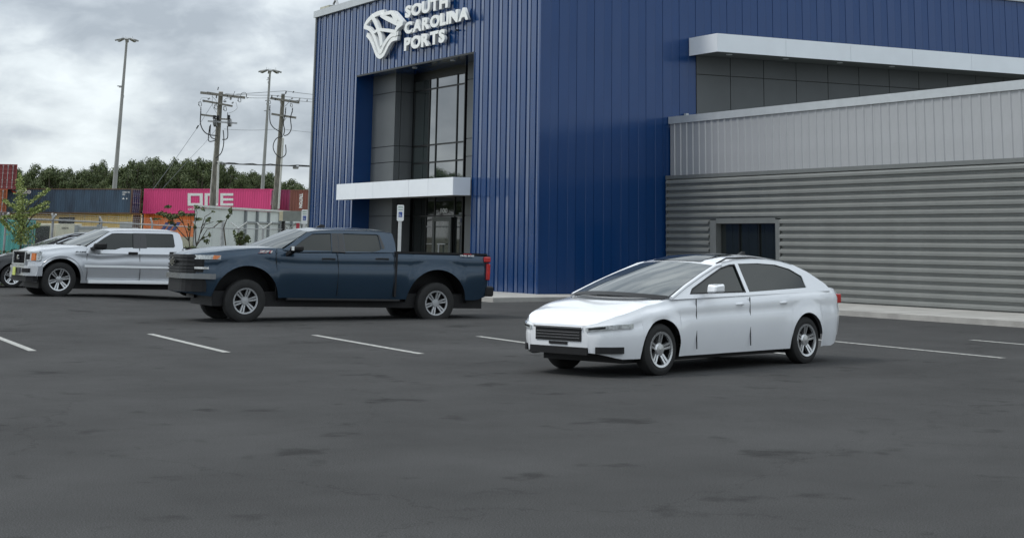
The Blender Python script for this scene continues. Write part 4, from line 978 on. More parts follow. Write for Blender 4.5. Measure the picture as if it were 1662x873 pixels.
#SECTION shipping containers
CORR = {}
def cmat(name, col, var=.1, var_col=None): return mat(name, col, .55, .0, var=var, vscale=1.3, stretch=(1, 1, .25), bump=.1, bscale=3, var_col=var_col)
def container(name, label, px0, px1, ytop, depth, yaw, col, H=2.75, wid=2.44, z0=None, doorcol=None, framecol=None, py=None, drop=0):
    """near long side spans px0..px1 at the given depth; x axis to the right along the side"""
    ya = math.radians(yaw); ex = (RH*math.cos(ya)-FH*math.sin(ya)).normalized(); ey = (FH*math.cos(ya)+RH*math.sin(ya)).normalized()
    pr_ = at(px1, ytop, depth)
    # left end: intersect ray with vertical plane through pr_ along ex
    d = ray(px0, ytop); t = ((pr_-O).dot(ey))/d.dot(ey); pl_ = O+d*t
    L = (pr_-pl_).dot(ex); zt = pr_.z; zb = zt-H
    org = Vector((pr_.x, pr_.y, 0))-ex*L; org.z = zb
    root = empty(name, (0, 0, 0), label, 'shipping container', 'stacked shipping containers')
    root.matrix_world = Matrix(((ex.x, ey.x, 0, org.x), (ex.y, ey.y, 0, org.y), (0, 0, 1, org.z), (0, 0, 0, 1)))
    fc = framecol or col; dc = doorcol or col
    mb = MB()
    for x in (0, L-.16): 
        for y in (0, wid-.16): mb.box((x, y, 0), (x+.16, y+.16, H))
    for y in (0.01, wid-.12):
        mb.box((.16, y, H-.12), (L-.16, y+.1, H-.005)); mb.box((.16, y, .0), (L-.16, y+.1, .16))
    for x in (.01, L-.13): mb.box((x, .16, H-.14), (x+.12, wid-.16, H-.005)); mb.box((x, .16, 0), (x+.12, wid-.16, .16))
    mb.build('frame', fc, root)
    # corrugated side
    pitch = .278; n = int((L-.34)/pitch); p_ = (L-.32)/n; row = []
    for i in range(n):
        x = .16+i*p_; row += [(x, .03), (x+.28*p_, .03), (x+.5*p_, .075), (x+.78*p_, .075)]
    row.append((L-.16, .03))
    for yy, sg in ((0, 1), (wid, -1)):
        mb = MB(); mb.grid([[(x, yy+sg*y, z) for x, y in row] for z in (.15, H-.1)]); link('side_panel', mb.me('side_panel', fix=False), col, root)
    mb = MB(); mb.box((.1, .1, H-.06), (L-.1, wid-.1, H-.03)); mb.build('roof', col, root)
    mb = MB(); mb.box((.02, .16, .15), (.06, wid-.16, H-.12)); mb.build('front_end', col, root)
    # doors with lock rods at the right end
    for k in range(2):
        y0 = .17+k*(wid-.34)/2; y1 = y0+(wid-.34)/2-.02
        mb = MB(); rows = []
        zs = [.17]
        z = .17; 
        for j in range(5): 
            zc = .17+(H-.34)*(j+.5)/5; zs += [zc-.2, zc-.15, zc+.15, zc+.2]
        zs.append(H-.15); off = [0]+[0, -.035, -.035, 0]*5+[0]
        mb.grid([[(L-.05+o_, y, z) for y in (y0, y1)] for z, o_ in zip(zs, off)])
        dr = link('door', mb.me('door', fix=False), dc, root)
        for yy in (y0+.25, y1-.25):
            mb = MB(); mb.tube([(L-.0, yy, .1), (L-.0, yy, H-.08)], .03, 6); mb.box((L-.03, yy-.06, H*.42), (L+.03, yy+.2, H*.42+.05)); mb.build('locking_rod', GALV, dr)
            for zz2 in (.2, H*.35, H*.62, H-.25): mb = MB(); mb.box((L-.04, yy-.07, zz2), (L+.02, yy+.07, zz2+.09)); mb.build('rod_keeper', dc, dr)
    return root, L, H, (ex, ey, org)
def ctext(R, name, txt, px0, px1, yt, yb, m, bold=.02, slant=0, rot=False):
    """print on the near side; extents given where they appear"""
    root, L, H, (ex, ey, org) = R
    def loc(px, py):
        d = ray(px, py); t = (org-O).dot(ey)/d.dot(ey); q = O+d*t-org; return q.dot(ex), q.z
    a = loc(px0, yb); b = loc(px1, yt)
    me = text_mesh(txt, .004, bold)
    if rot: place_mesh(me, (a[0], .02, b[1]), (0, 0, -1), (1, 0, 0), (0, -1, 0), b[1]-a[1], b[0]-a[0])
    else: place_mesh(me, (a[0], .02, a[1]), (1, 0, 0), (0, 0, 1), (0, -1, 0), b[0]-a[0], b[1]-a[1], slant)
    return link(name, me, m, root)
def cpoly(R, name, pts, m, y=.02):
    root, L, H, (ex, ey, org) = R; q_ = []
    for px, py in pts:
        d = ray(px, py); t = (org-O).dot(ey)/d.dot(ey); q = O+d*t-org; q_.append((q.dot(ex), y, q.z))
    mb = MB(); mb.slab(q_, (0, -.008, 0)); return mb.build(name, m, root)
CBL = cmat('container_blue', (.055, .10, .155), var_col=(.035, .055, .085)); CPK = cmat('container_magenta', (.66, .06, .21), .05); CYE = cmat('container_yellow', (.74, .54, .20), .08)
COR = cmat('container_orange', (.88, .24, .05), .06); CNV = cmat('container_navy', (.02, .03, .10), .1); CBR = cmat('container_brown', (.20, .07, .05), .1); CRD = cmat('container_maroon', (.22, .04, .045), .15)
CDM = cmat('container_dark_maroon', (.22, .03, .09), .1); COO = cmat('container_rust_orange', (.50, .13, .04), .2, (.25, .07, .03)); CTL = cmat('container_teal', (.06, .33, .30), .1); CRB = cmat('container_rust', (.12, .075, .05), .2)
WPR = mat('white_print', (.72, .73, .72), .5, var=.1, vscale=4)
DC = 190
c1 = container('shipping_container', 'weathered dark blue container with white seaco lettering, top of the left stack', 11.5, 215, 306.3, DC, 11, CBL, H=2.82, doorcol=CNV, framecol=CRB)
ctext(c1, 'lettering', 'seaco', 26, 50.5, 308.8, 314.8, WPR, .06)
cpoly(c1, 'red_swoosh', ((18, 309.5), (26, 311.5), (26, 314.2), (21, 313)), mat('print_red', (.6, .08, .05), .5, var=0))
ctext(c1, 'marking', 'CXRU 151', 198.5, 210.5, 311, 313.2, WPR, .03); ctext(c1, 'marking', '45G1', 198.5, 203, 314.2, 317, WPR, .03)
cpoly(c1, 'marking', ((198, 323.5), (200, 320.5), (202, 323.5)), WPR); cpoly(c1, 'marking', ((204.5, 323.4), (204.5, 321.6), (206.5, 321.6), (206.5, 323.4)), WPR)
c2 = container('shipping_container', 'yellow ochre container under the dark blue one', 11.5, 215, 346.4, DC, 11, CYE, H=2.82, doorcol=CRB, framecol=CYE)
c3 = container('shipping_container', 'bright pink container with large white ONE lettering', 234, 440.5, 306.8, DC, 11, CPK, H=2.82, doorcol=CDM)
# block letters O N E
def bl(x0, x1, x2, x3): pass
T_ = 4
yt, yb = 313.8, 334.0
cpoly(c3, 'block_letter', ((304.5, yt), (329, yt), (329, yt+4.2), (304.5, yt+4.2)), WPR); cpoly(c3, 'block_letter', ((304.5, yb-4.2), (329, yb-4.2), (329, yb), (304.5, yb)), WPR)
cpoly(c3, 'block_letter', ((304.5, yt+4.2), (309.5, yt+4.2), (309.5, yb-4.2), (304.5, yb-4.2)), WPR); cpoly(c3, 'block_letter', ((324, yt+4.2), (329, yt+4.2), (329, yb-4.2), (324, yb-4.2)), WPR)
cpoly(c3, 'block_letter', ((332, yt), (354, yt), (354, yt+4.2), (332, yt+4.2)), WPR); cpoly(c3, 'block_letter', ((332, yt+4.2), (337, yt+4.2), (337, yb), (332, yb)), WPR); cpoly(c3, 'block_letter', ((349, yt+4.2), (354, yt+4.2), (354, yb), (349, yb)), WPR)
cpoly(c3, 'block_letter', ((357.5, yt), (378.5, yt), (378.5, yt+4), (357.5, yt+4)), WPR); cpoly(c3, 'block_letter', ((357.5, yt+8.1), (378.5, yt+8.1), (378.5, yt+12), (357.5, yt+12)), WPR); cpoly(c3, 'block_letter', ((357.5, yb-4), (378.5, yb-4), (378.5, yb), (357.5, yb)), WPR)
cpoly(c3, 'block_letter', ((357.5, yt+4), (362, yt+4), (362, yt+8.1), (357.5, yt+8.1)), WPR); cpoly(c3, 'block_letter', ((357.5, yt+12), (362, yt+12), (362, yb-4), (357.5, yb-4)), WPR)
ctext(c3, 'lettering', 'OCEAN NETWORK EXPRESS', 304.8, 378, 338, 341.5, WPR, .03)
cpoly(c3, 'marking', ((439, 313.5), (440, 313.5), (440, 333), (439, 333)), WPR)
c4 = container('shipping_container', 'orange container with blue diagonal stripes under the pink one', 234, 440.5, 346.8, DC, 11, COR, H=2.82, doorcol=CRD)
NVP = mat('print_navy', (.03, .05, .25), .5, var=0)
for px in (262, 271, 280): cpoly(c4, 'blue_stripe', ((px+7, 361), (px+13.5, 361), (px+4.5, 374), (px-2, 374)), NVP)
cpoly(c4, 'white_stripe', ((257, 377), (278, 377), (276.5, 379), (255.5, 379)), WPR)
c5 = container('shipping_container', 'dark maroon container half hidden behind the right wooden pole', 444, 470, 308.2, DC+4, 11, CDM, H=2.8)
c6 = container('shipping_container', 'brown container with white TRITON lettering at the blue building edge', 471.5, 640, 308.6, DC-2, 11, CBR, H=2.8)
ctext(c6, 'lettering', 'TRITON', 485, 491.5, 314, 337.5, WPR, .05, rot=True)
c7 = container('shipping_container', 'brown container below the TRITON one', 471.5, 640, 348, DC-2, 11, CRD, H=2.8)
# stack at the far left, seen from the door end
def endc(label, px0, px1, ytop, depth, col, H):
    """container seen end on"""
    R = container('shipping_container', label, px0-170, px1-10, ytop, depth, 11, col, H=H)
    return R
def end_container(label, pxr, ytop, depth, col, H):
    pr_ = at(pxr, ytop, depth); ang = math.radians(21); ex = (-FH*math.cos(ang)+RH*math.sin(ang)).normalized(); ey = Vector((-ex.y, ex.x, 0))
    if ey.dot(RH) < 0: ey = -ey
    L = 12.19; root = empty('shipping_container', (0, 0, 0), label, 'shipping container', 'stacked shipping containers')
    org = Vector((pr_.x, pr_.y, pr_.z-H))-ey*2.44-ex*L
    sg = 1
    root.matrix_world = Matrix(((ex.x, ey.x, 0, org.x), (ex.y, ey.y, 0, org.y), (0, 0, 1, org.z), (0, 0, 0, 1)))
    mb = MB()
    for x in (0, L-.16):
        for y in (0, 2.28): mb.box((x, y, 0), (x+.16, y+.16, H))
    for y in (.01, 2.33): mb.box((.16, y, H-.12), (L-.16, y+.1, H-.005)); mb.box((.16, y, 0), (L-.16, y+.1, .16))
    mb.box((L-.13, .16, H-.14), (L-.01, 2.28, H-.005)); mb.box((L-.13, .16, 0), (L-.01, 2.28, .16)); mb.build('frame', col, root)
    for y in (.05, 2.39): box('side_panel', (.16, y-.02, .16), (L-.16, y+.02, H-.12), col, root)
    box('roof', (.1, .1, H-.06), (L-.1, 2.3, H-.03), col, root)
    for k in range(2):
        y0 = .17+k*1.05; y1 = y0+1.03; mb = MB(); zs = [.17]; off = [0]
        for j in range(5): zc = .17+(H-.34)*(j+.5)/5; zs += [zc-.2, zc-.15, zc+.15, zc+.2]; off += [0, -.035, -.035, 0]
        zs.append(H-.15); off.append(0)
        mb.grid([[(L-.05+o_, y, z) for y in (y0, y1)] for z, o_ in zip(zs, off)]); dr = link('door', mb.me('door', fix=False), col, root)
        for yy in (y0+.25, y1-.25):
            mb = MB(); mb.tube([(L, yy, .1), (L, yy, H-.08)], .035, 6); mb.build('locking_rod', GALV, dr)
            for zz2 in (.2, H*.35, H*.62, H-.25): box('rod_keeper', (L-.04, yy-.09, zz2), (L+.03, yy+.09, zz2+.1), mat('keeper_grey', (.38, .3, .3), .6), dr)
end_container('maroon container seen from its door end, topmost of the left edge stack', 28.5, 267, DC-3, CRD, 2.75)
end_container('rusty orange container at the left photo edge under the maroon one', 12.5, 307, DC-14, COO, 2.5)
end_container('dark container at the left photo edge below the rusty orange one', 12.5, 344, DC-15, CRB, 2.5)
# mobile equipment behind the fence
TL = mat('teal_tarpaulin', (.05, .30, .27), .7, var=.25, vscale=2)
c9 = container('storage_container', 'teal storage container behind the small leafy tree', -60, 33, 356.5, 100, 4, CTL, H=2.6)
c9[0]['category'] = 'container'; c9[0].pop('group', None) if 'group' in c9[0] else None
def unit(name, label, cat, px0, px1, yt, yb, depth, m, wid=1.6, top=True):
    a = at(px0, yt, depth); b = at(px1, yb, depth); L = (b-a).dot(RH); H = a.z-b.z; g = gz_(a.x, a.y)
    root = empty(name, (0, 0, 0), label, cat); root.matrix_world = Matrix(((RH.x, FH.x, 0, a.x), (RH.y, FH.y, 0, a.y), (0, 0, 1, min(g, b.z)), (0, 0, 0, 1)))
    z0 = b.z-min(g, b.z); z1 = a.z-min(g, b.z)
    box('casing', (0, 0, z0), (L, wid, z1), m, root, bevel=.03)
    return root, L, z0, z1
BEIGE = mat('beige_steel', (.60, .57, .45), .55, var=.08); DKG = mat('grille_dark', (.03, .035, .03), .7, var=.2)
r_, L, z0, z1 = unit('generator_trailer', 'beige generator trailer with dark louvred side behind the fence', 'generator', 45, 86, 362.5, 396, 105, BEIGE)
mb = MB()
for k in range(10): z = z0+.15+k*(z1-z0-.35)/10; mb.box((.25, -.05, z), (L-.22, .0, z+.05))
mb.build('louvre', DKG, r_); box('louvre_backing', (.2, -.02, z0+.1), (L-.18, -.004, z1-.15), DKG, r_); 
for x in (.5, L-.6): mb = MB(); mb.tube([(x, -.05, .35), (x, .2, .35)], .35, 16); mb.build('wheel', RUBBER, r_)
r_, L, z0, z1 = unit('cooling_unit', 'beige cooling unit with three black fans on top behind the fence', 'cooling unit', 91, 121, 362.8, 392, 104, BEIGE)
for k in range(3):
    x = L*(.25+.26*k); mb = MB(); mb.tube([(x, -.02, z1+.2), (x, .12, z1+.2)], .17, 14); mb.box((x-.19, .13, z1-.01), (x+.19, .2, z1+.38)); mb.build('fan', BLACK, r_)
lettering('lettering', '16HO16', (L*.33, -.01, z1-.34), (1, 0, 0), (0, 0, 1), (0, -1, 0), L*.35, .14, BLACK, r_)
box('base_grille', (.2, -.02, z0+.1), (L-.2, -.003, z1-.85), DKG, r_)
r_, L, z0, z1 = unit('equipment_cabinet', 'light grey equipment cabinet with darker end frames behind the fence', 'cabinet', 122, 163, 367, 392, 102, mat('cabinet_grey', (.48, .48, .45), .5))
box('end_frame', (-.02, -.05, 0), (.22, .3, z1+.05), mat('cabinet_frame', (.25, .27, .28), .5), r_); box('end_frame', (L-.22, -.05, 0), (L+.02, .3, z1+.12), mat('cabinet_frame', (.25, .27, .28)), r_)
box('top_rail', (.22, -.04, z1-.18), (L-.22, .1, z1-.02), mat('cabinet_frame', (.25, .27, .28)), r_)
mb = MB(); mb.tube([(L-.1, .1, z1+.1), (L-.1, .1, z1+.5)], .04, 6); mb.build('vent_pipe', BLACK, r_)
r_, L, z0, z1 = unit('flatbed_trailer', 'pale flat trailer deck beside the grey cabinet behind the fence', 'trailer', 166, 214, 369.5, 374, 101, mat('trailer_grey', (.35, .36, .36), .5))
box('headboard', (L-.75, 0, z1), (L, .1, z1+.35), mat('trailer_grey', (.35, .36, .36)), r_)
for x in (.6, L-.7): mb = MB(); mb.tube([(x, -.05, .45), (x, .2, .45)], .42, 16); mb.build('wheel', RUBBER, r_)
mb = MB(); mb.box((0, .2, .4), (.1, .3, z0)); mb.box((L-.1, .2, .4), (L, .3, z0)); mb.build('leg', GALV, r_)
#SECTION pale screen wall and electrical box
wallm = mat('pale_grey_wall', (.60, .64, .62), .6, var=.06, vscale=.6)
A_ = at(319.5, 333.5, 95); zt_ = A_.z
def on_height(px, py, z):     # point on the ray at the given height
    r = ray(px, py); t = (z-EYE)/r.z; return O+r*t
B_ = on_height(505, 345.0, zt_)
u_ = Vector((B_.x-A_.x, B_.y-A_.y, 0)); LW = u_.length; u_.normalize(); nrm = Vector((-u_.y, u_.x, 0)); 
if nrm.dot(FH) < 0: nrm = -nrm
sw = empty('screen_wall', (0, 0, 0), 'pale grey metal screen wall with vertical posts behind the chain link fence', 'wall')
sw.matrix_world = Matrix(((u_.x, nrm.x, 0, A_.x), (u_.y, nrm.y, 0, A_.y), (0, 0, 1, 0), (0, 0, 0, 1)))
def wloc(px, py):
    d = ray(px, py); t = (Vector((A_.x, A_.y, 0))-Vector((O.x, O.y, 0))).dot(nrm)/d.dot(nrm); q = O+d*t-A_; return q.dot(u_), q.z+A_.z
joints = [0]+[wloc(x, 350)[0] for x in (346, 372, 397, 416, 434.5, 453, 472, 490)]+[LW+3]
for a, b in zip(joints[:-1], joints[1:]): box('panel', (a+.02, 0, 0), (b-.02, .08, zt_-.12), wallm, sw)
box('top_rail', (-.05, -.1, zt_-.1), (LW+3, .18, zt_+.02), mat('pale_rail', (.6, .62, .6), .5), sw)
for x in joints[3:-1]: box('post', (x-.09, -.16, 0), (x+.09, -.005, zt_-.13), mat('wall_post_grey', (.22, .24, .25), .5, var=.1), sw)
ra = wloc(397, 360.5)[1]
box('mid_rail', (joints[3]+.1, -.1, ra-.05), (LW+3, -.003, ra+.05), mat('wall_post_grey', (.22, .24, .25)), sw)
box('backing', (0, .082, 0), (LW+3, .12, zt_-.14), DKG, sw)
ea = wloc(461.5, 342.5); eb = wloc(491, 359.5)
eb_ = empty('electrical_box', (0, 0, 0), 'grey box with beige end hung on the right part of the pale screen wall', 'electrical box'); ec = at(461.8, 342.6, 96); ed = at(490.5, 359.3, 96); eb_.matrix_world = Matrix(((RH.x, FH.x, 0, ec.x), (RH.y, FH.y, 0, ec.y), (0, 0, 1, 0), (0, 0, 0, 1))); ea = (0, ec.z); eb = ((ed-ec).dot(RH), ed.z)
box('casing', (ea[0], -.45, eb[1]), (eb[0], .4, ea[1]), mat('box_grey', (.2, .215, .2), .5, .2), eb_); box('end_cover', (ea[0]-.22, -.43, eb[1]+.02), (ea[0]-.005, .38, ea[1]-.02), mat('box_beige', (.5, .45, .32), .5), eb_)
box('bracket', (ea[0]-.1, -.3, 0), (ea[0]+.06, .1, eb[1]-.003), BLACK, eb_)
box('red_valve', (eb[0]-.25, -.4, eb[1]-.55), (eb[0]-.08, -.2, eb[1]-.1), mat('valve_red', (.4, .03, .05), .5), eb_)
#SECTION chain link fence
FZ = None
rail_px = [(-60, 351.9, 49), (0, 354.3, 52.5), (86, 357.2, 57), (160, 360.6, 63), (246, 364.8, 73), (320, 368.9, 86), (387, 371.2, 92), (427, 371.8, 94), (468, 372.4, 96), (520, 373.2, 98)]
fp = []
for px, py, dd in rail_px: fp.append(at(px, py, dd))
fence = empty('chain_link_fence', (fp[0].x, fp[0].y, gz_(fp[0].x, fp[0].y)), 'galvanised chain link fence with angled barbed wire arms behind the parked vehicles', 'fence'); FO = Vector(fence.location)
for a, b in zip(fp[:-1], fp[1:]):
    mb = MB(); mb.tube([a-FO, b-FO], .028, 6); mb.build('top_rail', GALV, fence)
def post(px, r, ytop=None, arms=()):
    for i in range(len(fp)-1):
        if rail_px[i][0] <= px <= rail_px[i+1][0]:
            t = (px-rail_px[i][0])/(rail_px[i+1][0]-rail_px[i][0]); dd = 1/lerp(1/rail_px[i][2], 1/rail_px[i+1][2], t); py = lerp(rail_px[i][1], rail_px[i+1][1], t)
    q = at(px, py, dd); g = gz_(q.x, q.y); zt2_ = q.z+.05 if ytop is None else at(px, ytop, dd).z
    mb = MB(); mb.tube([(q.x-FO.x, q.y-FO.y, g-FO.z-.1), (q.x-FO.x, q.y-FO.y, zt2_-FO.z)], r, 8); o = mb.build('post', GALV, fence)
    for ax, ay in arms:
        e = at(ax, ay, dd); mb = MB(); mb.tube([Vector((q.x, q.y, zt2_-.02))-FO, e-FO], .035, 6); mb.build('arm', mat('arm_white', (.62, .63, .62), .4, .3, var=.05), o)
    return q, dd
post(-40, .035); post(10, .035, arms=((14, 346),)); post(86, .042, 354, arms=((84.8, 346.5), (91, 348))); post(165, .035, arms=((162, 352),)); post(247, .045, 362, arms=((244.3, 353.5),)); post(318, .06, arms=((314, 360),))
post(361.8, .12, 360.5); post(387.3, .08, 370.5, arms=((400.6, 360.9), (375, 361.5))); post(427.2, .08, 371, arms=((441, 361.3), (417, 361.5))); post(468.5, .08, 372, arms=((480.5, 362), (456, 362)))
# strands
mb = MB()
for k in range(3):
    o1 = [(x, y-(3+3.4*k) if x < 300 else y-(3.5+3.2*k), dd) for x, y, dd in rail_px]
    pts = [at(*q)-FO for q in o1]; 
    mb.tube(pts, .0045, 4)
    for a, b in zip(pts[:-1], pts[1:]):
        L_ = (b-a).length; n = int(L_/1.6)
        for j in range(n): p = a.lerp(b, j/n); mb.bar(p-Vector((.0, 0, .03)), p+Vector((.02, .02, .03)), .008)
mb.build('barbed_wire', GALV, fence)
# diamond mesh: crossing wires between rail and ground
mb = MB()
for a, b in zip(fp[:-1], fp[1:]):
    a = a-FO; b = b-FO; d = b-a; dl = Vector((d.x, d.y, 0)).length; h = 2.1; sp = .085; n = int((dl+h)/sp)
    for j in range(n):
        for sg in (1, -1):
            s0 = j*sp-h; 
            u0, u1 = s0, s0+h; v0, v1 = 0.0, 1.0
            if u0 < 0: v0 = -u0/h; u0 = 0
            if u1 > dl: v1 = 1-(u1-dl)/h; u1 = dl
            if v1 <= v0: continue
            if sg < 0: u0, u1, v0, v1 = dl-u0, dl-u1, v0, v1
            p = a+d*(u0/dl); q = a+d*(u1/dl); p = Vector((p.x, p.y, p.z-h*(1-v0))); q = Vector((q.x, q.y, q.z-h*(1-v1)))
            w_ = Vector((0, 0, .0035)); mb.quad(p-w_, p+w_, q+w_, q-w_)
o = link('chain_link_mesh', mb.me('chain_link_mesh', fix=False), GALV, fence); o['kind'] = 'stuff'
#SECTION masts and poles
def steel_mast(label, xb, yb, xt, yt, depth, wb, wt, extra):
    b = at(xb, yb, depth); t = at(xt, yt, depth); g = gz_(b.x, b.y); k = (g-b.z)/(t.z-b.z); base = b.lerp(t, k)
    root = empty('light_mast', base, label, 'light mast', 'high mast lights of the container yard'); RO = Vector(root.location)
    rb = wb/2/FL*depth; rt = wt/2/FL*depth
    mb = MB(); n = 6; mb.tube([(base.lerp(t, i/n))-RO for i in range(n+1)], rb*1.1, 12, r2=rt); mb.build('mast', MASTM, root, smooth=True)
    s = depth/FL
    mb = MB(); ringp = [t-RO+RH*(math.cos(a)*9*s)+FH*(math.sin(a)*9*s)+UZ*(2.0*s) for a in [2*math.pi*i/16 for i in range(17)]]
    mb.tube(ringp, .7*s, 6)
    for i in range(4): a = math.pi/4+i*math.pi/2; mb.bar(t-RO+UZ*1.4*s, t-RO+RH*(math.cos(a)*9*s)+FH*(math.sin(a)*9*s)+UZ*2*s, .8*s)
    mb.tube([t-RO, t-RO+UZ*4*s], 2.2*s, 8); mb.build('lamp_ring', MASTM, root)
    LH = mat('lamp_housing_grey', (.3, .31, .31), .4, .4, var=.1)
    for i in range(8):
        a = 2*math.pi*(i+.3)/8; c = t-RO+RH*(math.cos(a)*13.5*s)+FH*(math.sin(a)*13.5*s)+UZ*(1.0*s); dr_ = RH*math.cos(a)+FH*math.sin(a)
        mb = MB(); mb.bar(c-dr_*4.6*s+UZ*1.1*s, c+dr_*5.0*s-UZ*2.0*s, 5.4*s, 2.3*s); mb.build('floodlight', LH, root, bevel=.3*s)
    for i in range(3): a = 2*math.pi*i/3; c = t-RO+RH*(math.cos(a)*9*s)+FH*(math.sin(a)*9*s); mb = MB(); mb.tube([c+UZ*2*s, c+UZ*6.5*s], .25*s, 5); mb.build('lightning_rod', MASTM, root)
    for (px, py, w_, h_) in extra:
        c = at(px, py, depth)-RO; mb = MB(); mb.box((c.x-w_*s/2, c.y-w_*s/2, c.z-h_*s/2), (c.x+w_*s/2, c.y+w_*s/2, c.z+h_*s/2)); mb.build('bracket_box', GALV, root, bevel=.2*s)
    return root
steel_mast('tall grey floodlight mast rising behind the dark blue container, the taller of two', 185.8, 305, 205.8, 65.5, 235, 8.2, 3.6, ((195.5, 141, 4, 3), (199.6, 157, 3, 4), (193, 140, 5, 1.3), (198.3, 143.5, 1.5, 3)))
steel_mast('tall grey floodlight mast between the two wooden utility poles', 426.0, 306, 438.3, 116.5, 265, 6.6, 3.2, ((436.6, 127, 4, 2.5), (436.6, 134, 3.5, 3), (434, 130, 2.5, 1), (431.5, 180, 5, 1.4), (433, 163.5, 5, 1.3), (434.5, 168.5, 4, 3)))
def wood_pole(label, xb, yb, xt, yt, depth, wb, wt):
    b = at(xb, yb, depth); t = at(xt, yt, depth); g = gz_(b.x, b.y); k = (g-b.z)/(t.z-b.z); base = b.lerp(t, k)
    root = empty('utility_pole', base, label, 'utility pole', 'wooden utility poles behind the screen wall')
    rb = wb/2/FL*depth; rt = wt/2/FL*depth; RO = Vector(root.location); n = 14
    mb = MB(); mb.tube([base.lerp(t, i/n)-RO for i in range(n+1)], rb*1.05, 12, r2=rt); mb.build('pole', WOODP, root, smooth=True)
    return root, RO, depth
def arm(P, x0, y0, x1, y1, th=2.6, name='crossarm', fwd=.25, m=None):
    root, RO, d = P; a = at(x0, y0, d-fwd)-RO; b = at(x1, y1, d-fwd)-RO; mb = MB(); mb.bar(a, b, .12, th*1.15*d/FL); return mb.build(name, m or WOODX, root)
def part_at(P, name, px, py, w_, h_, m, tilt=0, fwd=.3, n=8):
    root, RO, d = P; s = d/FL; c = at(px, py, d-fwd)-RO; t_ = math.radians(tilt); ax = (UZ*math.cos(t_)+RH*math.sin(t_))
    mb = MB(); K_ = 5
    for i in range(1): 
        pts = [c+ax*(h_*s)*(j/(K_*1.0)-.5) for j in range(K_+1)]; r = [w_*s/2*1.25*(1 if j % 2 else .6) for j in range(K_+1)]
        mb.tube(pts, r, n)
    return mb.build(name, m, root)
def wirep(P, name, pts, r=.022, m=CABLE, fwd=.35):
    root, RO, d = P; q = [at(x, y, d-fwd)-RO for x, y in [tuple(p) for p in smoothp(pts, 5)]]; mb = MB(); mb.tube(q, r*.75, 6); return mb.build(name, m, root, smooth=True)
DP = 104
P1 = wood_pole('wooden utility pole with three crossarms and switch gear, left of the two', 345.2, 331, 358.6, 149.3, DP, 11.4, 7.2)
def z1_(x, y): return (310+x/7.28, 140+y/7.28)
arm(P1, *z1_(112, 78), *z1_(640, 138), th=3.4); arm(P1, *z1_(190, 76), *z1_(520, 130), th=2.4, fwd=-.2)
arm(P1, *z1_(138, 172), *z1_(490, 238), th=2.6); arm(P1, *z1_(120, 338), *z1_(300, 362), th=2.4); arm(P1, *z1_(200, 414), *z1_(545, 440), th=2.2, name='switch_arm', m=GALV); arm(P1, *z1_(290, 385), *z1_(470, 395), th=2)
for x, y, w_, h_, ti in ((210, 150, 2.4, 4, 60), (404, 183, 2.6, 3.5, 70), (492, 198, 2.4, 3.5, 50), (300, 130, 2, 4, 0), (470, 150, 3, 4, 20), (430, 120, 2, 3, 0), (152, 180, 2.5, 3, 0), (320, 30, 1.6, 5, 10), (655, 115, 1.4, 4.5, 0), (668, 140, 1.3, 3, 60)):
    part_at(P1, 'insulator', *z1_(x, y), w_, h_, PORC if w_ > 2.3 else CABLE, ti)
def cutout(P, x, y, zf, k=1.0):
    """fuse cutout: open bracket ring"""
    px, py = zf(x, y); wirep(P, 'fuse_cutout', [(px-2.1*k, py-2.8*k), (px+1.4*k, py-3.2*k), (px+2.6*k, py+2.8*k), (px-.6*k, py+3.6*k), (px-2.1*k, py-2.8*k)], .03, PORC)
    part_at(P, 'fuse_tube', px-1.8*k, py, 1.1*k, 5.5*k, CABLE, 10)
for x, y in ((105, 210), (292, 245), (400, 265), (570, 160)): cutout(P1, x, y, z1_)
part_at(P1, 'surge_arrester', *z1_(116, 285), 1.6, 9, CABLE, -2, n=8)
for x in (285, 455):
    part_at(P1, 'switch_body', *z1_(x, 435), 11, 6, GALV, 85); part_at(P1, 'bushing', *z1_(x-10, 365 if x > 400 else 368), 5, 6, CABLE, 0); part_at(P1, 'switch_base', *z1_(x, 452), 7, 3.5, CABLE, 90)
part_at(P1, 'bushing', *z1_(433, 335), 1.2, 6, CABLE, 0); part_at(P1, 'bushing', *z1_(320, 368), 6, 4, CABLE, 90)
wirep(P1, 'cable', [z1_(*p) for p in ((116, 310), (112, 440), (150, 530), (215, 575), (310, 585))], .045)
wirep(P1, 'cable', [z1_(*p) for p in ((232, 455), (225, 560), (245, 610), (300, 630))], .04); wirep(P1, 'cable', [z1_(*p) for p in ((222, 470), (205, 620), (225, 655), (290, 640))], .04)
wirep(P1, 'cable', [z1_(*p) for p in ((430, 470), (435, 580), (420, 625), (370, 632))], .04); wirep(P1, 'cable', [z1_(*p) for p in ((380, 520), (388, 620), (380, 720), (350, 800), (290, 850))], .04)
wirep(P1, 'cable', [z1_(*p) for p in ((530, 190), (545, 260), (500, 300), (445, 320))], .015, GALV); wirep(P1, 'cable', [z1_(*p) for p in ((105, 175), (130, 140), (200, 140))], .015, GALV)
wirep(P1, 'jumper', [z1_(*p) for p in ((245, 120), (300, 180), (290, 240))], .012); wirep(P1, 'jumper', [z1_(*p) for p in ((585, 120), (600, 85), (640, 78), (660, 110))], .018)
wirep(P1, 'jumper', [z1_(*p) for p in ((520, 60), (480, 130), (410, 150), (380, 190))], .02)
wirep(P1, 'ground_wire', [z1_(*p) for p in ((255, 100), (255, 230), (310, 330))], .012)
q = MB(); q.tube([at(352.4+1.8, 262, DP-.3)-P1[1], at(347.5+5, 330, DP-.3)-P1[1]], .075, 8); q.build('white_conduit', PVC, P1[0], smooth=True)
wirep(P1, 'ground_wire', [(348.5, 236), (344, 280), (340, 330)], .03, PVC)
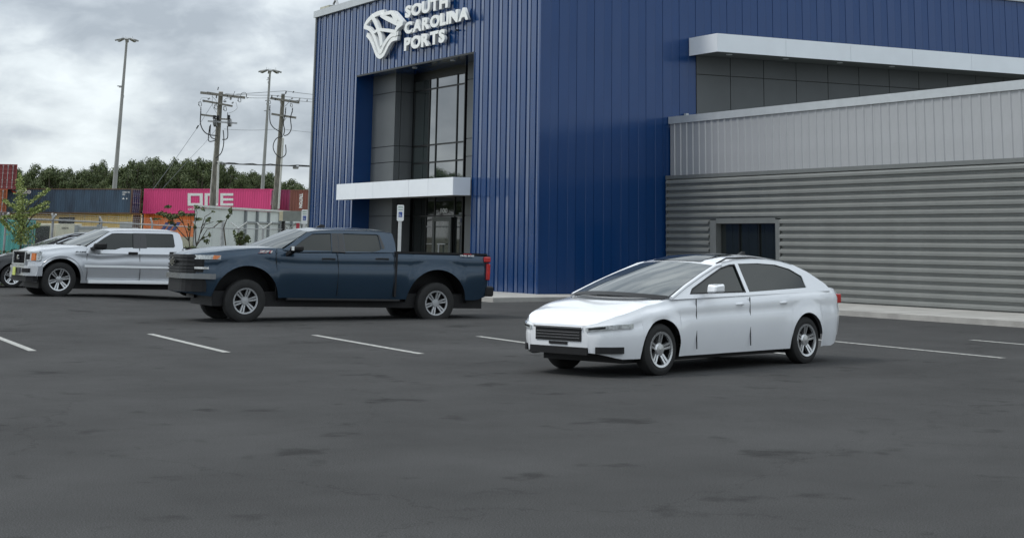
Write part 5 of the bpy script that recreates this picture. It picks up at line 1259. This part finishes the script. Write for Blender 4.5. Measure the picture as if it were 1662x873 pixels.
P2 = wood_pole('wooden utility pole with two crossarms nearest the blue building', 446.3, 339, 459.6, 153, DP+15, 10.0, 6.0)
def z2_(x, y): return (420+x/8.733, 140+y/8.733)
arm(P2, *z2_(165, 172), *z2_(575, 235), th=3.2); arm(P2, *z2_(180, 395), *z2_(530, 450), th=2.8)
for x, y, w_, h_, ti in ((385, 90, 2.2, 5, 15), (268, 142, 2.2, 3, 60), (185, 145, 2, 4, 0), (470, 178, 2.4, 3, 50), (575, 190, 2.4, 5, 20), (545, 220, 3, 4, 0), (440, 205, 2.5, 3, 0), (490, 85, 1.8, 3, 40), (345, 125, 5, 3, 0), (235, 185, 2, 4, 0), (685, 205, 1.6, 3, 10)):
    part_at(P2, 'insulator', *z2_(x, y), w_, h_, PORC if w_ > 2.3 else CABLE, ti)
for x, y in ((150, 225), (460, 270)): cutout(P2, x, y, z2_, .75)
for x, y in ((156, 310), (380, 340), (476, 345)): part_at(P2, 'surge_arrester', *z2_(x, y), 1.7, 8, CABLE, 3)
wirep(P2, 'cable', [z2_(*p) for p in ((158, 330), (160, 500), (210, 590), (300, 650), (335, 705))], .045); wirep(P2, 'cable', [z2_(*p) for p in ((380, 370), (350, 520), (365, 620), (350, 700))], .045)
wirep(P2, 'cable', [z2_(*p) for p in ((470, 370), (450, 460), (460, 600), (420, 680), (360, 705))], .045)
wirep(P2, 'cable', [z2_(*p) for p in ((340, 712), (260, 735), (215, 800), (205, 880), (240, 960), (300, 1010), (350, 1000), (385, 950), (380, 830))], .045)
wirep(P2, 'brace', [z2_(*p) for p in ((300, 200), (320, 290))], .03, GALV); wirep(P2, 'brace', [z2_(*p) for p in ((440, 215), (370, 290))], .03, GALV)
wirep(P2, 'brace', [z2_(*p) for p in ((390, 450), (355, 500))], .03, GALV)
q = MB(); q.tube([at(459.5, 224, DP+14.7)-P2[1], at(452.2, 339, DP+14.7)-P2[1]], .075, 8); q.build('white_conduit', PVC, P2[0], smooth=True)
# overhead lines
def line(label, pts, r, depth0, depth1, m=CABLE, group='overhead wires on the utility poles'):
    n = len(pts); q = [at(x, y, lerp(depth0, depth1, i/(n-1))) for i, (x, y) in enumerate(pts)]; mb = MB(); mb.tube(q, r, 5)
    o = mb.build('overhead_wire', m, None, smooth=True); setp(o, label, 'wire', group); return o
def sag(x0, y0, x1, y1, s, n=10): return [(lerp(x0, x1, i/n), lerp(y0, y1, i/n)+s*4*(i/n)*(1-i/n)) for i in range(n+1)]
LG = mat('bare_wire', (.16, .17, .18), .5, .3, var=0)
line('bare overhead wire from the left pole top over the second pole', sag(384, 153.3, 462, 148, 0)+sag(462, 148, 600, 160, 2)[1:], .018, DP, DP+27, LG)
line('middle bare overhead wire between the two wooden poles', sag(366, 152.5, 440, 155, 1)+sag(440, 155, 600, 168, 1)[1:], .018, DP, DP+27, LG)
line('lower bare overhead wire just above the second pole crossarm', sag(400, 159, 432, 159.5, .3)+sag(432, 159.5, 600, 172, 1)[1:], .018, DP, DP+27, LG)
line('thin wire crossing below the switch gear of the left pole', sag(364, 209.8, 455, 209.5, 2)+sag(455, 209.5, 600, 221, 2)[1:], .012, DP, DP+27, LG)
tl_ = sag(352, 265, 448, 268.5, .5)+sag(448, 268.5, 620, 272.5, .8)[1:]
line('thick black cable bundle crossing low in front of the treeline', tl_, .042, DP-.4, DP+28)
line('second black strand twisted round the low cable bundle', [(x, y-.9+1.1*math.sin(i*1.9)) for i, (x, y) in enumerate(tl_)], .03, DP-.4, DP+28)
sc_ = MB(); c = at(480, 271.5, DP+16.5); sc_.tube([c-RH*.22, c-RH*.18, c+RH*.18, c+RH*.22], [.05, .13, .13, .05], 10); setp(sc_.build('splice_case', PORC, None, smooth=True), 'small grey splice case hanging on the low cable near the blue building', 'cable box')
line('guy wire sloping from the left pole top down to the left', [(346, 167), (322, 205), (287, 255), (248, 308)], .013, DP, DP-6, LG, 'guy wires of the left pole'); line('lower guy wire sloping from the left pole down to the left', [(350, 211), (332, 233), (308, 258), (262, 308)], .010, DP, DP-6, LG, 'guy wires of the left pole')
gi = MB(); a = at(322, 204, DP-2); b = at(319, 209, DP-2); gi.tube([a, b], .05, 6); setp(gi.build('guy_insulator', CABLE, None), 'small dark insulator on the upper guy wire', 'insulator')
#SECTION trees
def leafmat(name, c0, c1, c2):
    m = bpy.data.materials.new(name); m.use_nodes = True; t = m.node_tree; b = t.nodes['Principled BSDF']; b.inputs['Roughness'].default_value = .6; b.inputs['Specular IOR Level'].default_value = .25
    g = t.nodes.new('ShaderNodeNewGeometry'); r = t.nodes.new('ShaderNodeValToRGB'); t.links.new(g.outputs['Random Per Island'], r.inputs[0])
    r.color_ramp.elements[0].color = (*c0, 1); r.color_ramp.elements[1].color = (*c2, 1); e = r.color_ramp.elements.new(.5); e.color = (*c1, 1); t.links.new(r.outputs[0], b.inputs['Base Color']); return m
LEAF = leafmat('foliage_dark', (.038, .055, .02), (.062, .084, .03), (.10, .122, .048)); LEAFB = leafmat('foliage_mid', (.045, .062, .024), (.07, .095, .036), (.11, .13, .055))
LEAFY = leafmat('foliage_yellow_green', (.12, .16, .045), (.20, .25, .07), (.32, .35, .12)); LEAFO = leafmat('foliage_sparse', (.035, .06, .02), (.07, .10, .035), (.16, .15, .05))
BARK = mat('bark', (.10, .085, .065), .9, var=.3, vscale=6, bump=.3)
def quad_leaf(mb, c, s, up=None):
    n = Vector((random.gauss(0, 1), random.gauss(0, 1), random.gauss(0, 1)+.5)).normalized()
    if up is not None: n = (n*.55+up).normalized()
    a = n.orthogonal().normalized(); a.rotate(Matrix.Rotation(random.random()*6.28, 3, n)); b = n.cross(a)
    l = s*random.uniform(.6, 1.3); w = l*random.uniform(.45, .8)
    mb.v += [tuple(c-a*l*.5), tuple(c+b*w*.5), tuple(c+a*l*.5), tuple(c-b*w*.5)]; k = len(mb.v); mb.f.append((k-4, k-3, k-2, k-1))
def crown_mesh(seed, R, Hc, nl=9000, ls=.5, nclump=58):
    random.seed(seed); mb = MB(); cl = []
    for i in range(nclump):
        u = random.uniform(-.35, 1); ph = random.random()*6.283; rr = math.sqrt(max(0, 1-u*u))*random.uniform(.55, 1.05)
        cl.append((Vector((math.cos(ph)*rr*R, math.sin(ph)*rr*R, Hc*(.33+.60*u*random.uniform(.85, 1.03)))), R*random.uniform(.2, .34)))
    for i in range(nl):
        c, r = random.choice(cl); d = Vector((random.gauss(0, 1), random.gauss(0, 1), random.gauss(.25, .7))).normalized(); q_ = d*r*random.choice((random.uniform(.4, .9), random.uniform(.9, 1.1))); q_.z *= .75
        quad_leaf(mb, c+q_, ls, d)
    return mb.me('crown', fix=False), cl
def far_tree_proto(seed, m):
    me, cl = crown_mesh(seed, 6.0, 11.0); me.materials.append(m); random.seed(seed+50)
    tb = MB(); tb.tube([(0, 0, 0), (.1, .05, 4), (.25, -.1, 8), (.2, .1, 11)], .38, 8, r2=.12)
    for c, r in cl[::4]: tb.tube([(0.1, 0, random.uniform(3, 7)), tuple(c*.6+Vector((0, 0, 3.2))), tuple(c+Vector((0, 0, 4.2)))], .12, 5, r2=.04)
    tm = tb.me('trunk'); tm.materials.append(BARK); return me, tm
protos = [far_tree_proto(11, LEAF), far_tree_proto(12, LEAF), far_tree_proto(13, LEAFB), far_tree_proto(14, LEAF), far_tree_proto(15, LEAFB)]
def far_tree(i, px, ytop, depth, wpx, label, loc=None, H=None):
    p = at(px, ytop, depth) if loc is None else Vector(loc); g = gz_(p.x, p.y); H = (p.z-g) if H is None else H
    r = empty('broadleaf_tree', (p.x, p.y, g), label, 'tree', 'trees beyond the container yard'); me, tm = protos[i % 5]
    s = H/15.2; w = (wpx/2/FL*depth)/6.2 if loc is None else s
    r.rotation_euler = (0, 0, random.random()*6.28)
    c = link('crown', me, None, r); c.location = (0, 0, 4.0*s); c.scale = (w, w, s); t = link('trunk', tm, None, r); t.scale = (s, s, s)
    return r
sky_y = [(-30, 268), (8, 270), (36, 272), (62, 268), (88, 273), (110, 270), (136, 276), (150, 267), (168, 264), (196, 272), (222, 260), (240, 258), (262, 259), (286, 259), (305, 262), (330, 260), (352, 264), (372, 270), (392, 281), (408, 278), (432, 279), (450, 288), (470, 287), (488, 294)]
random.seed(21)
words = ['far left behind the maroon container', 'just right of the maroon container', 'above the seaco lettering', 'above the left part of the blue container', 'above the middle of the blue container', 'low one left of the tall mast', 'round one left of the tall mast', 'behind the tall left mast', 'right of the tall left mast', 'above the blue container end', 'above the gap between blue and pink containers', 'with the highest open crown', 'above the left end of the pink container', 'above the pink container left of the poles', 'left of the first wooden pole', 'just left of the first wooden pole', 'behind the first wooden pole', 'right of the first wooden pole', 'shorter one right of the first pole', 'left of the right mast', 'behind the right mast', 'between right mast and second pole', 'low one behind the second pole', 'smallest one by the blue building']
for i, ((px, y), wd) in enumerate(zip(sky_y, words)):
    far_tree(i, px, 260+(y-264)*1.25+random.uniform(-2, 3), 290+random.uniform(-12, 25), random.uniform(40, 66), 'dark green broadleaf tree, '+wd)
for i in range(20):   # second rank filling the wood behind
    px = -30+i*27; y = pw([(a, b) for a, b in sky_y], px)+9
    far_tree(i+2, px, y+random.uniform(0, 4), 318+random.uniform(-8, 12), 62, 'dark tree in the second rank of the far wood')
# trees across the road to the left of the frame, seen only as reflections in the glass
for i in range(24):
    a = math.radians(190+i*1.15); d = 245+random.uniform(-15, 15); x = -60+d*math.cos(a); y = -10+d*math.sin(a)
    if y > 30: continue
    rr = far_tree(i, 0, 0, 0, 0, 'dark green tree on the far side of the parking lot', loc=(x, y, 0), H=random.uniform(11.5, 13.5)); rr['group'] = 'trees round the parking lot'
def young_tree(label, px, ybase, depth, limbs, twigs, lm, nleaf, ls, spread, name='young_tree', trunk=True, tr=.04):
    b = at(px, ybase, depth); g = gz_(b.x, b.y); root = empty(name, (b.x, b.y, g), label, 'tree' if name == 'young_tree' else 'shrub'); RO = Vector(root.location); s = depth/FL
    tb = MB(); lv = MB(); 
    for L_ in limbs:
        pts = [Vector((b.x, b.y, g))-RO if (j == 0 and p is None) else at(p[0], p[1], depth+ (p[2] if len(p) > 2 else 0))-RO for j, p in enumerate(L_)]
        tb.tube(pts, tr, 6, r2=.008)
    mt = tb.build('trunk', BARK, root, smooth=True)
    for (x, y, rx, ry, n) in twigs:
        for i in range(n):
            c = at(random.gauss(x, rx*.55), random.gauss(y, ry*.55), depth+random.gauss(0, spread)); quad_leaf(lv, c-RO, ls)
    link('foliage', lv.me('foliage', fix=False), lm, root)
random.seed(5)
def Yz(x, y): return (x/8.73, 250+y/8.73)     # crop of the left tree
lt = []
for k in range(34):
    t = k/33; y = lerp(284, 394, t); x = 33+random.gauss(0, 2)*(.4+t); w = 2.5+22*t**.75 if y < 372 else 22
    lt.append((x, y, w*.66, 3.4, int(30+w*2.6*(.35 if 305 < y < 322 else 1))))
for (x0, y0, x1, y1) in ((47, 330, 78, 308), (50, 342, 76, 328), (45, 350, 76, 336), (30, 352, 6, 352), (26, 338, 8, 326), (45, 372, 62, 366), (15, 372, 2, 356)):
    for k in range(7): t = k/6; lt.append((lerp(x0, x1, t), lerp(y0, y1, t), 3.2, 2.4, 46))
young_tree('small leafy yellow green tree standing before the fence at the left', 35, 395, 51.5,
    [[None, (35.5, 372), (36, 340), (35, 310), (34, 290)], [(36, 372), (50, 342), (78, 308)], [(36, 376), (52, 352), (76, 334)], [(35, 365), (18, 345), (6, 328)], [(35, 378), (20, 365), (4, 352)], [(35, 350), (48, 332), (60, 320)]], lt, LEAFY, 0, .072, .5, tr=.028)
def Yb(x, y): return (240+x/10.3875, 330+y/10.3875)
tw = [(*Yb(x, y), rx, ry, n) for x, y, rx, ry, n in ((340, 60, 4, 1.5, 45), (240, 175, 6, 2.2, 110), (330, 200, 6, 2.5, 120), (400, 240, 6, 2.5, 120), (450, 220, 6, 2.2, 90), (560, 165, 4, 2.6, 100), (600, 190, 4, 2.2, 60), (720, 190, 5, 2, 70), (400, 330, 4, 3, 50), (800, 60, 1.5, 3, 26), (840, 70, 2, 1.5, 22), (690, 420, 1.5, 5, 26), (790, 400, 2, 3, 20), (860, 270, 4, 2, 50), (1010, 290, 3, 2, 40), (1035, 250, 2.4, 1, 26), (930, 100, 3, 2.4, 24), (1100, 140, 2, 1, 12), (1040, 530, 1.4, 3, 22), (140, 265, 4, 1.2, 30), (1000, 640, 3.4, 2.6, 30), (930, 590, 2, 3, 18))]
young_tree('bare branching young tree with a few leaves before the orange container', 318, 398, 62,
    [[None, Yb(690, 620), Yb(650, 470), Yb(600, 340), Yb(560, 200)], [Yb(690, 640), Yb(730, 330), Yb(720, 200)], [Yb(700, 640), Yb(620, 560), Yb(520, 450), Yb(430, 330), Yb(300, 200), Yb(180, 180)],
     [Yb(820, 720), Yb(800, 560), Yb(790, 380), Yb(830, 160), Yb(800, 40)], [Yb(820, 720), Yb(870, 560), Yb(920, 360), Yb(960, 230), Yb(1110, 135)], [Yb(830, 700), Yb(900, 600), Yb(1000, 440), Yb(1110, 405)],
     [Yb(870, 620), Yb(1000, 560), Yb(1040, 520)], [Yb(900, 400), Yb(1000, 290), Yb(1050, 245)], [Yb(880, 520), Yb(960, 360), Yb(1110, 310)], [Yb(600, 340), Yb(520, 250), Yb(440, 215)], [Yb(1110, 405), Yb(1200, 330), Yb(1300, 290)]], [(a_, b_, c_*1.2, d_*1.1, int(n_*1.7)) for a_, b_, c_, d_, n_ in tw], LEAFO, 0, .085, .35, tr=.022)
young_tree('climbing green stem on the pale wall beside the fence post', 372, 398, 88,
    [[None, (363, 370), (368, 356), (374, 350), (376, 338)]], [(374, 343, 2, 4, 60), (370, 352, 2, 2.5, 40), (357, 359.5, 4, .8, 20)], LEAF, 0, .16, .2, name='climbing_plant')
young_tree('dark green feathery shrub before the pale screen wall', 390, 402, 80,
    [[None, (390, 385), (392, 374)], [(389, 398), (384, 380)], [(391, 398), (401, 382)], [(391, 398), (380, 390)]], [(390, 392, 7, 4, 200), (385, 384, 3, 4, 90), (392, 380, 3, 5, 100), (401, 388, 4, 5, 110), (380, 378, 1.5, 4, 30)], LEAF, 0, .14, .4, name='shrub')
# low undergrowth along the fence
random.seed(9); mb = MB()
for i in range(7000):
    px = random.uniform(-40, 500); dd = pw([(a, c) for a, b, c in rail_px], px)-random.uniform(.3, 2.2); p = at(px, 380, dd); g = gz_(p.x, p.y)
    hmax = .5+.9*max(0, noise.noise(Vector((px*.03, 3, 1))))+(.5 if px < 75 or 285 < px < 320 else 0)
    quad_leaf(mb, Vector((p.x, p.y, g+random.uniform(0, hmax))), .13)
setp(link('undergrowth', mb.me('undergrowth', fix=False), LEAFB, None), kind='stuff')
